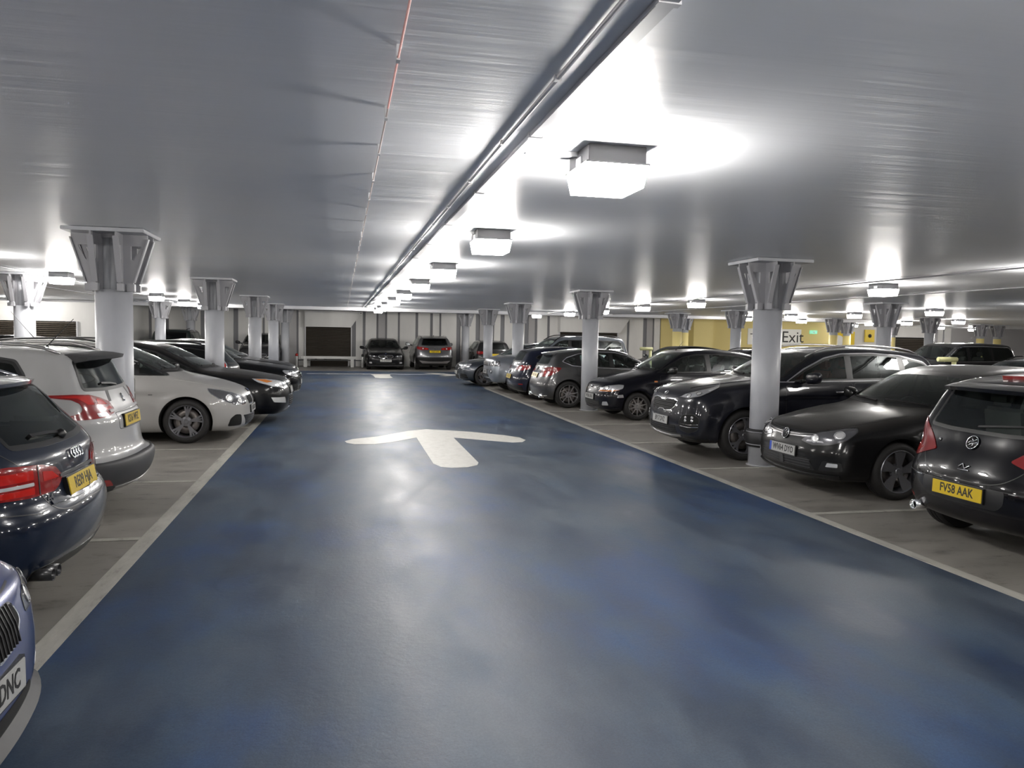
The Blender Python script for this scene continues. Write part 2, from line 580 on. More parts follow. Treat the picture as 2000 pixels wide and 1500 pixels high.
LAMPS = []
for i, y in enumerate([0.55, 4.32, 7.9, 11.75, 15.35, 19.4, 23.2, 26.9, 30.6, 33.2]):
    LAMPS.append((1.5, y, ['overhead behind the viewer', 'nearest and largest over the blue lane', 'second along the blue lane', 'third along the blue lane', 'fourth along the blue lane', 'fifth along the blue lane',
                         'sixth along the blue lane', 'seventh along the blue lane', 'eighth along the blue lane', 'last of the blue lane, by the back beam'][i]))
for x, y, t in [(-5.4, 1.6, 'out of view at near left'), (-5.4, 5.4, 'outside the left edge of view'), (-5.4, 9.1, 'above the navy estate, outside view'), (-5.4, 12.9, 'above the white hatchback, left of view'), (-5.37, 16.7, 'left of the near left column'), (-5.4, 20.6, 'hidden by the near left column'), (-5.45, 25.0, 'right of the near left column'), (-5.5, 29.4, 'just beside the second left column'), (-5.5, 33.2, 'small, behind the second left column'),
                (-11.5, 31.0, 'small, before the left louvre wall'), (-11.5, 23.5, 'over the far left bays'), (-11.5, 37.5, 'deep in the left corner'), (-11.5, 16.0, 'far out on the left'),
                (9.5, 1.2, 'out of view at near right'), (9.5, 4.9, 'overhead right, out of view'), (9.6, 8.7, 'beyond the right edge'), (9.75, 12.45, 'big, over the far right silver column'), (9.6, 15.9, 'hidden behind the guarded column'), (9.45, 19.5, 'left of the guarded column'), (9.35, 23.1, 'above the yellow banded column'), (9.4, 27.1, 'beside the second right column'), (9.3, 31.0, 'above the wide back louvre'), (9.0, 35.4, 'between the two last right columns'),
                (18.0, 20.6, 'right of the far right silver column'), (18.2, 24.7, 'left of the far right silver column'), (17.6, 27.8, 'above the exit board'), (18.0, 32.0, 'before the yellow wall'), (18.0, 16.5, 'over the third lane, right of view'), (18.0, 9.0, 'over the third lane, far right of view'),
                (26.6, 29.0, 'over the far dark roofs at right'), (27.1, 32.8, 'behind the far right silver column'), (26.8, 35.1, 'beyond the bright yellow panel'), (21.9, 33.7, 'right above the board lettering'), (29.2, 39.7, 'tiny, past the yellow panel'), (41.5, 44.0, 'tiny, deep in the right bay'), (45.5, 38.0, 'past the right edge of the far bay'), (45.5, 30.0, 'well past the right edge of view'), (36.1, 40.8, 'tiny, at far right'), (27.0, 22.0, 'over the fourth lane, out of view'), (35.0, 30.0, 'over the fifth lane, right of view'), (1.5, -3.2, 'farther behind the viewer'), (-5.4, -2.4, 'behind the viewer on the left'), (9.5, -2.6, 'behind the viewer on the right'), (-11.5, 8.5, 'far left, level with the navy estate')]:  # behind-viewer lamps added to brighten the ceiling, unseen right pair the far wall
    LAMPS.append((x, y, t))
lamp0 = empty('ceiling_lamp', (1.5, 4.32, CEIL))
lamp_parts(lamp0)
lamp1 = empty('ceiling_lamp', (1.5, 0.55, CEIL))
lamp_parts(lamp1)
lamp_feed(lamp1)
first = True
for i, (x, y, t) in enumerate(LAMPS):
    if i == 0:
        r_ = lamp1
    elif i == 10:
        r_ = lamp0
        r_.location = (x, y, CEIL)
    else:
        r_ = copy_tree(lamp1 if i < 10 else lamp0)
        r_.location = (x, y, CEIL)
    tag(r_, ('square lit ceiling lamp, ' + t)[:110], 'ceiling lamp', 'square ceiling lamps')

# ---- trunking, conduits, cable
s = MB()
s.box(0.96, 1.025, Y0 + 0.2, 33.6, CEIL - 0.026, CEIL - 0.002)
tr = s.build('cable_trunking', 'trunking_white', bevel=0.003)
tag(tr, 'white rectangular cable trunking running along the ceiling beside the lane lamps', 'trunking')
for y in [0.6 + 1.7 * k for k in range(19)]:
    s = MB()
    s.box(0.955, 1.032, y, y + 0.03, CEIL - 0.03, CEIL - 0.002)
    s.build('clip', 'trunking_white', tr)
s = MB()
s.tube([(0.86, Y0 + 0.2, CEIL - 0.014), (0.86, 33.6, CEIL - 0.014)], 0.010, 10)
cd = s.build('conduit', 'trunking_white')
tag(cd, 'thin round conduit on the ceiling left of the white trunking', 'conduit')
for y in [0.9 + 1.1 * k for k in range(29)]:
    s = MB()
    s.box(0.845, 0.875, y, y + 0.02, CEIL - 0.027, CEIL - 0.002)
    s.build('saddle_clip', 'trunking_white', cd)
s = MB()
s.tube([(0.2, Y0 + 0.2, CEIL - 0.05), (0.2, 3.6, CEIL - 0.05)], 0.0045, 6)
wr = s.build('hanging_wire', 'red_cable')
tag(wr, 'thin red wire strung under the ceiling left of the trunking', 'wire')
s = MB()
s.tube([(0.2, 3.6, CEIL - 0.05), (0.2, 33.4, CEIL - 0.05)], 0.0045, 6)
s.build('pale_wire_run', 'pale_cable', wr)['label'] = 'paler far run of the wire'
for y in [1.5, 2.2, 2.95, 3.75, 4.5, 5.3, 6.05, 6.8, 7.6, 8.4, 9.2, 9.8, 10.8, 12, 13.2, 14.4, 15.6]:
    s = MB()
    s.box(0.193, 0.207, y - 0.012, y + 0.03, CEIL - 0.06, CEIL - 0.002)
    s.build('hook', 'trunking_white', wr)
for x, y0_, y1_, lab in [(-5.9, 2.0, 33.5, 'conduit line on the ceiling above the left parking bays'), (9.1, 4.0, 38.0, 'conduit line on the ceiling above the right parking bays'), (-7.6, 6.0, 33.0, 'second conduit line over the far left bays'), (12.2, 6.0, 38.0, 'second conduit line over the far right bays')]:
    s = MB()
    s.tube([(x, y0_, CEIL - 0.02), (x, y1_, CEIL - 0.02)], 0.014, 8)
    c_ = s.build('conduit', 'bracket_paint')
    tag(c_, lab, 'conduit')

# ---- back walls
def striped_wall(name, x0, x1, y, seed, z1=CEIL, face=-1):
    """wall of flat sheets with recessed vertical channels"""
    r = random.Random(seed)
    s = MB()
    s.box(x0, x1, y + 0.1, y + 0.3, 0, z1)
    x = x0
    while x < x1 - 0.05:
        w_ = r.choice([0.5, 0.62, 0.34, 0.8, 0.55])
        xe = min(x + w_, x1)
        s.box(x, xe, y, y + 0.1, 0, z1, 2 if r.random() < 0.22 else 0)
        x = xe
        g = r.choice([0.1, 0.14, 0.22])
        xe = min(x + g, x1)
        if xe > x:
            s.box(x, xe, y + 0.07, y + 0.1, 0, z1, 1)
        x = xe
    return tag(s.build(name, ['white_wall_paint', 'groove_grey', 'mid_grey_panel']), kind='structure')


def louvre(name, x0, x1, y, z0, z1, lab, step=0.075):
    r_ = empty(name, ((x0 + x1) / 2, y, z0))
    cx = (x0 + x1) / 2
    s = MB()
    s.box(x0 - cx, x1 - cx, 0.05, 0.07, 0, z1 - z0)
    s.build('backing', 'louvre_back', r_)
    s = MB()
    z = 0.01
    while z < z1 - z0 - step * 0.6:
        s.prism([(x0 - cx, -0.02, z), (x0 - cx, 0.05, z + step * 0.75), (x0 - cx, 0.05, z + step * 0.75 + 0.008), (x0 - cx, -0.02, z + 0.012)], (x1 - x0, 0, 0))
        z += step
    s.build('slats', 'louvre_brown', r_)
    for a, b_ in ((x0 - cx - 0.05, x0 - cx), (x1 - cx, x1 - cx + 0.05)):
        s = MB()
        s.box(a, b_, -0.03, 0.07, 0, z1 - z0)
        s.build('frame_post', 'trunking_white', r_)
    tag(r_, lab, 'louvre')
    return r_


BW = 40.0
striped_wall('wall_back', -24.0, 17.3, BW, 3)
slab('wall_back_yellow', 17.3, 28.0, BW, BW + 0.3, 0, CEIL, 'yellow_wall_paint')
slab('wall_back_pier', 18.75, 19.9, BW - 1.1, BW, 0, CEIL, 'yellow_wall_paint')
slab('wall_back_return', 28.0, 28.2, BW, 44.0, 0, CEIL, 'white_wall_paint')
slab('wall_inner', 28.2, 38.6, 44.0, 44.2, 0, CEIL, 'white_wall_paint')
striped_wall('wall_far', 38.6, 43.0, 47.5, 8)
slab('wall_far_grey', 43.0, 60.0, 47.5, 47.8, 0, CEIL, 'mid_grey_panel')
slab('wall_far_side', 38.6, 38.8, 44.0, 47.5, 0, CEIL, 'mid_grey_panel')
# white boxing and louvres
s = MB()
s.prism([(-1.80, BW - 0.5, 1.97), (0.44, BW - 0.5, 1.97), (0.98, BW - 0.5, CEIL - 0.02), (-1.80, BW - 0.5, CEIL - 0.02)], (0, 0.5, 0))
tag(s.build('trim_1', 'white_wall_paint'), kind='structure')
louvre('louvre_panel', -1.77, 0.44, BW - 0.12, 0.38, 1.97, 'tall dark slatted louvre in the back wall left of the black saloon')
louvre('louvre_panel', -1.55, 0.3, BW - 0.12, 0.0, 0.34, 'low dark slatted strip behind the white barrier', 0.06)
s = MB()
s.prism([(11.35, BW - 0.5, 1.95), (14.75, BW - 0.5, 1.95), (15.3, BW - 0.5, CEIL - 0.02), (11.35, BW - 0.5, CEIL - 0.02)], (0, 0.5, 0))
tag(s.build('trim_2', 'white_wall_paint'), kind='structure')
louvre('louvre_panel', 11.45, 14.7, BW - 0.12, 0.6, 1.95, 'wide dark louvre behind the silver off-roader roof')
slab('trim_3', X0, 28.0, 33.75, 34.0, CEIL - 0.13, CEIL, 'trunking_white')
# left nearer wall part
striped_wall('wall_left_back', -26, -15.0, 32.5, 5)
slab('wall_left_return', -9.3, -9.1, 32.7, BW, 0, CEIL, 'white_wall_paint')
slab('wall_left_box', -15.0, -9.1, 32.5, 32.7, 0, CEIL - 0.1, 'white_wall_paint')
louvre('louvre_panel', -14.0, -9.95, 32.45, 0.5, 1.95, 'dark louvre on the left wall above the white car roofs')

# barrier in front of the main louvre
br = empty('crash_barrier', (-0.6, 38.9, 0))
s = MB()
s.box(-1.35, 1.3, -0.04, 0.04, 0.40, 0.53)
s.build('rail', 'barrier_rail', br, bevel=0.01)
s = MB()
s.box(-1.5, 1.6, -0.03, 0.03, 0.31, 0.36)
s.build('lower_rail', 'black_paint', br)['label'] = 'black lower rail'
for x in (-1.15, 1.1):
    s = MB()
    s.box(x - 0.08, x + 0.08, -0.05, 0.05, 0, 0.4)
    s.build('post', 'barrier_rail', br)
tag(br, 'low white crash barrier before the tall back louvre', 'barrier')
for x, lab in ((-2.15, 'short white bollard with red cap left of the barrier'), (1.0, 'short white bollard right of the barrier')):
    bo = empty('bollard', (x, 38.7, 0))
    s = MB()
    s.lathe([(0.06, 0), (0.06, 0.5), (0.05, 0.53)], 14)
    s.build('post', 'barrier_rail', bo)
    s = MB()
    s.lathe([(0.065, 0.53), (0.065, 0.62), (0.03, 0.66)], 14)
    s.build('cap', 'red_paint' if x < 0 else 'black_paint', bo)
    tag(bo, lab, 'bollard')
s = MB()
s.box(-0.06, 0.06, -0.05, 0.12, -0.12, 0.0)
cb = s.build('camera_box', 'sign_white', loc=(0.92, BW - 0.62, CEIL - 0.04))
tag(cb, 'small white box with a black lens on the white boxing', 'security camera')
s = MB()
s.lathe([(0.03, -0.07), (0.03, -0.05)], 12, axis='Y', c=(0, 0, -0.06))
s.build('lens', 'black_paint', cb)

# exit board on the yellow wall
s = MB()
s.box(22.6, 26.0, BW - 0.04, BW - 0.005, 1.45, 2.36)
eb = s.build('exit_board', 'sign_white')
tag(eb, 'white board on the yellow wall reading Exit', 'sign')
RX = Matrix.Rotation(math.pi / 2, 4, 'X')
text_mesh('exit_lettering', 'Exit', 0.92, MATS['black_paint'], eb, Matrix.Translation((25.45, BW - 0.045, 1.88)) @ RX)
s = MB()
s.box(22.75, 23.0, BW - 0.05, BW - 0.04, 2.02, 2.07)
s.build('printed_dash', 'black_paint', eb)
s = MB()
s.box(26.55, 27.0, BW - 0.1, BW - 0.005, 2.12, 2.32)
es = s.build('fire_exit_sign', 'sign_green')
tag(es, 'small green lit emergency exit sign high on the yellow wall', 'sign')
s = MB()
s.prism([(26.70, BW - 0.11, 2.22), (26.82, BW - 0.11, 2.16), (26.82, BW - 0.11, 2.28)], (0, 0.01, 0))
s.build('pictogram', 'sign_white', es)
# bright yellow panel with a white arch
s = MB()
s.box(29.6, 32.4, 43.85, 43.95, 0.0, 2.35)
yp = s.build('yellow_panel', 'bright_yellow')
tag(yp, 'bright yellow panel with a white round arch beyond the exit board', 'panel')
s = MB()
arc = [(31.2 + 0.5 * math.cos(a), 43.83, 1.6 + 0.5 * math.sin(a)) for a in [math.pi * k / 14 for k in range(15)]]
s.prism([(31.7, 43.83, 0.0)] + arc + [(30.7, 43.83, 0.0)], (0, 0.02, 0))
s.build('arch_motif', 'sign_white', yp)
s = MB()
s.box(33.2, 33.9, 43.9, 43.96, 1.7, 2.5)
sp_ = s.build('wall_sign', 'bright_yellow')
tag(sp_, 'small yellow sign with a black mark beside a yellow banded column', 'sign')
s = MB()
s.lathe([(0.0001, -0.03), (0.12, -0.03), (0.12, 0.0)], 14, axis='Y', c=(33.55, 43.9, 2.1))
s.build('black_mark', 'black_paint', sp_)
louvre('louvre_panel', 35.0, 38.5, 43.9, 0.3, 2.05, 'long dark louvre on the white wall far right', 0.12)
s = MB()
s.box(-10.0, -9.6, 23.0, 23.3, 0, 2.1)
tag(s.build('orange_post', 'orange_paint'), 'orange painted post at the left edge behind the white roofs', 'post')

# pale yellow padded bars between the parked cars
for x, y, x1, lab in ((7.95, 19.62, 8.2, 'pale yellow padded post top between the grey hatchback and the inky blue one'), (10.75, 12.1, 11.05, 'pale yellow padded bar just behind the tail of the dark slate crossover')):
    r_ = empty('padded_post', (x1, y, 0))
    s = MB()
    s.lathe([(0.04, 0.0), (0.04, 1.38)], 16)
    s.build('post', 'pale_yellow_foam', r_)
    s = MB()
    s.tube([(x - x1 - 0.05, 0, 1.42), (0.06, 0, 1.42)], 0.045, 14)
    s.build('padded_bar', 'pale_yellow_foam', r_, bevel=0.008)
    tag(r_, lab, 'post')
# ================================================================== cars
def paint(name, col, metal=0.0, rough=0.35, dusty=0.0):
    m_ = mat(name, col, rough, metal, coat=1.0, coat_rough=0.035)
    nt_, N_, L__, B_ = nodes_of(m_)
    B_.inputs['Specular IOR Level'].default_value = 0.12 if max(col) < 0.05 else 0.5
    B_.inputs['Coat Weight'].default_value = 0.55 if max(col) < 0.012 else 0.85
    if dusty:
        # road dust lying on the upward panels
        ge = nt_.nodes.new('ShaderNodeNewGeometry')
        sx_ = nt_.nodes.new('ShaderNodeSeparateXYZ')
        L__.new(ge.outputs['Normal'], sx_.inputs[0])
        up_f = ramp(nt_, sx_.outputs[2], [(0.62, (0, 0, 0)), (0.95, (1, 1, 1))])
        L__.new(mix(nt_, up_f, tuple(col), (0.03, 0.028, 0.026)), B_.inputs['Base Color'])
        cw = ramp(nt_, sx_.outputs[2], [(0.62, (0.55,) * 3), (0.95, (0.3,) * 3)])
        L__.new(cw, B_.inputs['Coat Weight'])
        n_ = noise(nt_, tex_coord(nt_), 4, 6, 0.6)
        L__.new(ramp(nt_, n_, [(0.3, (0.05,) * 3), (0.8, (0.05 + dusty,) * 3)]), B_.inputs['Coat Roughness'])
    return m_


mat('black_trim', (0.005, 0.005, 0.0055), 0.38)
mat('grey_plastic', (0.026, 0.026, 0.028), 0.55)
mat('tyre_rubber', (0.009, 0.008, 0.008), 0.7)
mat('arch_liner', (0.004, 0.004, 0.004), 0.95)
mat('alloy_silver', (0.42, 0.41, 0.41), 0.28, metal=0.85)
mat('alloy_grey', (0.25, 0.25, 0.27), 0.3, metal=0.8)
mat('alloy_dark', (0.03, 0.03, 0.032), 0.3, metal=0.5)
mat('brake_metal', (0.22, 0.2, 0.19), 0.45, metal=0.9)
mat('chrome', (0.85, 0.85, 0.87), 0.08, metal=1.0)
mat('lamp_red', (0.20, 0.005, 0.005), 0.18, coat=1.0)
mat('lamp_red_bright', (0.42, 0.012, 0.008), 0.15, coat=1.0)
mat('lamp_clear', (0.6, 0.6, 0.62), 0.22, metal=0.7, coat=1.0)
mat('lamp_bright', (0.8, 0.8, 0.8), 0.25, metal=0.6, coat=1.0)
mat('lamp_smoke', (0.11, 0.11, 0.12), 0.2, metal=0.4, coat=1.0)
mat('lamp_amber', (0.5, 0.16, 0.03), 0.2, coat=1.0)
mat('plate_yellow', (0.52, 0.37, 0.012), 0.35)
mat('plate_white', (0.33, 0.33, 0.32), 0.35)
mat('plate_blue', (0.02, 0.06, 0.4), 0.4)
mat('plate_black', (0.01, 0.01, 0.01), 0.5)
mat('cabin_dark', (0.009, 0.009, 0.01), 0.8)
mat('seat_fabric', (0.06, 0.058, 0.056), 0.85)
mat('seat_red', (0.14, 0.035, 0.03), 0.8)
mat('badge_blue', (0.02, 0.1, 0.45), 0.3)


def glass_mat(name, tint, refl=1.45):
    m_ = bpy.data.materials.new(name)
    m_.use_nodes = True
    nt_ = m_.node_tree
    nt_.nodes.clear()
    out = nt_.nodes.new('ShaderNodeOutputMaterial')
    tr_ = nt_.nodes.new('ShaderNodeBsdfTransparent')
    tr_.inputs[0].default_value = (*tint, 1)
    gl = nt_.nodes.new('ShaderNodeBsdfGlossy')
    gl.inputs['Roughness'].default_value = 0.03
    gl.inputs['Color'].default_value = (0.9, 0.95, 0.93, 1)
    fr = nt_.nodes.new('ShaderNodeFresnel')
    fr.inputs['IOR'].default_value = refl
    mx = nt_.nodes.new('ShaderNodeMixShader')
    nt_.links.new(fr.outputs[0], mx.inputs[0])
    nt_.links.new(tr_.outputs[0], mx.inputs[1])
    nt_.links.new(gl.outputs[0], mx.inputs[2])
    nt_.links.new(mx.outputs[0], out.inputs['Surface'])
    MATS[name] = m_
    return m_


glass_mat('window_glass', (0.72, 0.8, 0.77), 1.6)
glass_mat('privacy_glass', (0.06, 0.065, 0.065), 1.55)


def catmull(pts, closed=True, n=8):
    P_ = np.array(pts, float)
    N_ = len(P_)
    out = []
    rng = range(N_ if closed else N_ - 1)
    for i in rng:
        if closed:
            p0, p1, p2, p3 = P_[(i - 1) % N_], P_[i], P_[(i + 1) % N_], P_[(i + 2) % N_]
        else:
            p0, p1, p2, p3 = P_[max(i - 1, 0)], P_[i], P_[i + 1], P_[min(i + 2, N_ - 1)]
        d1 = max(np.linalg.norm(p1 - p0), 1e-6) ** 0.5
        d2 = max(np.linalg.norm(p2 - p1), 1e-6) ** 0.5
        d3 = max(np.linalg.norm(p3 - p2), 1e-6) ** 0.5
        m1 = (p1 - p0) / d1 - (p2 - p0) / (d1 + d2) + (p2 - p1) / d2
        m2 = (p2 - p1) / d2 - (p3 - p1) / (d2 + d3) + (p3 - p2) / d3
        m1, m2 = m1 * d2, m2 * d2
        if not closed and i == 0:
            m1 = (p2 - p1)
        if not closed and i == N_ - 2:
            m2 = (p2 - p1)
        for k in range(n):
            t = k / n
            out.append((2 * t ** 3 - 3 * t ** 2 + 1) * p1 + (t ** 3 - 2 * t ** 2 + t) * m1 + (-2 * t ** 3 + 3 * t ** 2) * p2 + (t ** 3 - t ** 2) * m2)
    if not closed:
        out.append(P_[-1])
    return np.array(out)


def poly_sdf(Q, V):
    """signed distance (negative inside) of points Q to closed polygon V"""
    d = np.full(len(Q), 1e9)
    inside = np.zeros(len(Q), bool)
    n = len(V)
    for i in range(n):
        a, b_ = V[i], V[(i + 1) % n]
        e = b_ - a
        w_ = Q - a
        t = np.clip((w_ @ e) / max(e @ e, 1e-12), 0, 1)
        dd = w_ - np.outer(t, e)
        d = np.minimum(d, (dd ** 2).sum(1))
        c1_ = (Q[:, 1] >= a[1]) & (Q[:, 1] < b_[1])
        c2_ = (Q[:, 1] < a[1]) & (Q[:, 1] >= b_[1])
        cr = e[0] * w_[:, 1] - e[1] * w_[:, 0]
        inside ^= (c1_ & (cr > 0)) | (c2_ & (cr < 0))
    d = np.sqrt(d)
    return np.where(inside, -d, d)


def sstep(x, a, b_):
    t = np.clip((x - a) / (b_ - a), 0, 1)
    return t * t * (3 - 2 * t)


class Shape:
    """car skin as the smooth intersection of a side profile and a width law"""

    def __init__(self, s):
        self.s = s
        prof = list(s['top']) + [(s['L'] - 0.25, s.get('zb', 0.2) - 0.0), (s['L'] * 0.5, s.get('zb', 0.2) - 0.02), (0.25, s.get('zb', 0.2) - 0.0)]
        V = catmull(prof, True, 7)
        self.V = V
        self.gx0, self.gz0, self.h = -0.7, -0.4, 0.0125
        nx_ = int((s['L'] + 1.4) / self.h)
        nz_ = int((s['H'] + 0.9) / self.h)
        X_, Z_ = np.meshgrid(self.gx0 + np.arange(nx_) * self.h, self.gz0 + np.arange(nz_) * self.h, indexing='ij')
        self.G = poly_sdf(np.stack([X_.ravel(), Z_.ravel()], 1), V).reshape(nx_, nz_)
        W2 = s['W'] / 2
        z_ = catmull([(0.0, .86), (0.18, .90), (0.32, .965), (0.5, 0.995), (0.66, 1.0), (0.85, .985), (1.0, .955)], False, 6)
        self.wz = z_  # z as fraction of the belt height
        self.tx = catmull(s['plan'], False, 6)
        self.bx = catmull(s['belt'], False, 6)
        self.W2 = W2

    def belt(self, x):
        return np.interp(x, self.bx[:, 0], self.bx[:, 1])

    def side(self, x, z):
        u = np.clip((x - self.gx0) / self.h, 0, self.G.shape[0] - 1.001)
        v = np.clip((z - self.gz0) / self.h, 0, self.G.shape[1] - 1.001)
        i, j = u.astype(int), v.astype(int)
        fu, fv = u - i, v - j
        G = self.G
        return (G[i, j] * (1 - fu) + G[i + 1, j] * fu) * (1 - fv) + (G[i, j + 1] * (1 - fu) + G[i + 1, j + 1] * fu) * fv

    def width(self, x, z):
        s = self.s
        bz = self.belt(x)
        below = np.interp(z / bz, self.wz[:, 0], self.wz[:, 1])
        t = np.clip((z - bz) / (s['H'] - bz), 0, 1.3)
        wt = s.get('wtop', 0.73)
        above = 0.955 - (0.955 - wt) * (0.8 * t + 0.2 * t * t)
        w_ = np.where(z <= bz, below, above) * self.W2
        w_ = w_ * np.interp(x, self.tx[:, 0], self.tx[:, 1])
        # shoulder crease and door scoop
        zc = s.get('crease', 0.82) * bz
        d = z - zc
        w_ = w_ - s.get('scoop', 0.012) * np.exp(-np.clip(-d, 0, 9) / 0.12) * (d < 0) * sstep(x, 0.9, 1.5) * (1 - sstep(x, s['L'] - 1.2, s['L'] - 0.6))
        # arch flares
        for ax in (s['ax'], s['bx']):
            rr_ = np.hypot(x - ax, z - s['r']) - s['r'] - 0.06
            w_ = w_ + s.get('flare', 0.014) * np.exp(-(rr_ / 0.07) ** 2) * (z < bz)
        return w_

    def f(self, P_):
        s = self.s
        x, y, z = P_[:, 0], P_[:, 1], P_[:, 2]
        yn = np.abs(y) / self.W2
        g = sstep(x, s['L'] * 0.42, s['L'] * 0.6)
        hi = sstep(z, 0.75, 1.05)
        kf = s.get('kf', 0.16) * (1 - hi) + s.get('kw', 0.13) * hi
        kr = s.get('kr', 0.13) * (1 - hi) + s.get('krg', 0.12) * hi
        c6 = s.get('c6', 0.16) * (1 - hi) + 0.06 * hi
        sf = kf * yn ** 2 + c6 * yn ** 6
        sr = kr * yn ** 2 + s.get('c6r', 0.1) * (1 - hi * 0.5) * yn ** 6
        xe = x - sf * (1 - g) + sr * g
        ze = z + s.get('crown', 0.035) * yn ** 2 * sstep(z, 0.5, 0.9)
        f1 = self.side(xe, ze)
        f2 = (np.abs(y) - self.width(x, z)) * 0.95
        k = s.get('k', 0.10)
        k = k + s.get('kh', 0.05) * np.exp(-((z - s.get('hoodz', 0.8)) / 0.2) ** 2) * (x < 1.4)
        hh = np.maximum(k - np.abs(f1 - f2), 0) / k
        return np.maximum(f1, f2) + hh * hh * k * 0.25

    def normal(self, P_):
        e = 0.012
        out = []
        for a in range(3):
            d = np.zeros(3)
            d[a] = e
            out.append(self.f(P_ + d) - self.f(P_ - d))
        n_ = np.stack(out, 1)
        return n_ / np.maximum(np.linalg.norm(n_, axis=1, keepdims=True), 1e-9)

    def grid(self, res, off=0.0):
        s = self.s
        L, H, W2 = s['L'], s['H'], self.W2
        m_ = 0.2
        lo = np.array([-m_, -W2 - m_, -0.05])
        hi = np.array([L + m_, W2 + m_, H + m_])
        n = [max(4, int(round(d / res))) for d in (L, 2 * W2, H)]
        if n[1] % 2:
            n[1] += 1
        index, pts, faces = {}, [], []

        def vid(i, j, k):
            key = (i, j, k)
            if key not in index:
                index[key] = len(pts)
                pts.append(lo + (hi - lo) * np.array([i / n[0], j / n[1], k / n[2]]))
            return index[key]
        for i in range(n[0]):
            for j in range(n[1]):
                faces.append((vid(i, j, n[2]), vid(i + 1, j, n[2]), vid(i + 1, j + 1, n[2]), vid(i, j + 1, n[2])))
                faces.append((vid(i, j + 1, 0), vid(i + 1, j + 1, 0), vid(i + 1, j, 0), vid(i, j, 0)))
            for k in range(n[2]):
                faces.append((vid(i, 0, k), vid(i + 1, 0, k), vid(i + 1, 0, k + 1), vid(i, 0, k + 1)))
                faces.append((vid(i, n[1], k + 1), vid(i + 1, n[1], k + 1), vid(i + 1, n[1], k), vid(i, n[1], k)))
        for j in range(n[1]):
            for k in range(n[2]):
                faces.append((vid(0, j, k + 1), vid(0, j + 1, k + 1), vid(0, j + 1, k), vid(0, j, k)))
                faces.append((vid(n[0], j, k), vid(n[0], j + 1, k), vid(n[0], j + 1, k + 1), vid(n[0], j, k + 1)))
        P_ = np.array(pts)
        O_ = P_.copy()
        O_[:, 0] = np.clip(P_[:, 0], 0.62, L - 0.5)
        # compress so that end rays fan out but mid rays stay planar
        O_[:, 1] = 0
        O_[:, 2] = 0.52
        a, b_ = np.zeros(len(P_)), np.ones(len(P_))
        for _ in range(15):
            mid = (a + b_) / 2
            v = self.f(O_ + (P_ - O_) * mid[:, None]) - off
            inside = v < 0
            a = np.where(inside, mid, a)
            b_ = np.where(inside, b_, mid)
        return O_ + (P_ - O_) * a[:, None], faces


def in_poly(x, y, poly):
    c_ = False
    n = len(poly)
    for i in range(n):
        x1_, y1_ = poly[i]
        x2_, y2_ = poly[(i + 1) % n]
        if (y1_ > y) != (y2_ > y) and x < (x2_ - x1_) * (y - y1_) / (y2_ - y1_) + x1_:
            c_ = not c_
    return c_


def area2(poly):
    return 0.5 * sum(poly[i][0] * poly[(i + 1) % len(poly)][1] - poly[(i + 1) % len(poly)][0] * poly[i][1] for i in range(len(poly)))


def inset(poly, d):
    """mitred inset of a ccw or cw polygon"""
    if area2(poly) < 0:
        poly = poly[::-1]
    n = len(poly)
    out = []
    for i in range(n):
        p0, p1, p2 = Vector(poly[i - 1]), Vector(poly[i]), Vector(poly[(i + 1) % n])
        e1, e2 = (p1 - p0), (p2 - p1)
        if e1.length < 1e-6 or e2.length < 1e-6:
            continue
        e1.normalize()
        e2.normalize()
        n1, n2 = Vector((-e1.y, e1.x)), Vector((-e2.y, e2.x))
        b_ = n1 + n2
        if b_.length < 1e-4:
            b_ = n1.copy()
        b_.normalize()
        out.append(tuple(p1 + b_ * (d / max(b_.dot(n1), 0.5))))
    return out


def fillet(poly, r, seg=4):
    n = len(poly)
    out = []
    for i in range(n):
        p0, p1, p2 = Vector(poly[i - 1]), Vector(poly[i]), Vector(poly[(i + 1) % n])
        a, b_ = (p0 - p1), (p2 - p1)
        rr_ = min(r, a.length * 0.45, b_.length * 0.45)
        a.normalize()
        b_.normalize()
        q0, q1 = p1 + a * rr_, p1 + b_ * rr_
        for k in range(seg + 1):
            t = k / seg
            out.append(tuple(q0 * (1 - t) ** 2 + p1 * 2 * t * (1 - t) + q1 * t ** 2))
    return out


def densify(poly, d):
    out = []
    n = len(poly)
    for i in range(n):
        p1, p2 = Vector(poly[i]), Vector(poly[(i + 1) % n])
        k = max(1, int(math.ceil((p2 - p1).length / d)))
        for j in range(k):
            out.append(tuple(p1 + (p2 - p1) * (j / k)))
    return out


def clip_half(poly, a, b_, keep_left=True):
    """clip polygon by the line a->b"""
    ax_, ay_ = a
    dx_, dy_ = b_[0] - ax_, b_[1] - ay_

    def sd(p):
        v = dx_ * (p[1] - ay_) - dy_ * (p[0] - ax_)
        return v if keep_left else -v
    out = []
    n = len(poly)
    for i in range(n):
        p, q = poly[i], poly[(i + 1) % n]
        sp, sq = sd(p), sd(q)
        if sp >= 0:
            out.append(p)
        if (sp >= 0) != (sq >= 0):
            t = sp / (sp - sq)
            out.append((p[0] + (q[0] - p[0]) * t, p[1] + (q[1] - p[1]) * t))
    return out


CY = 0.0157  # metres per degree in the wrap-round projections


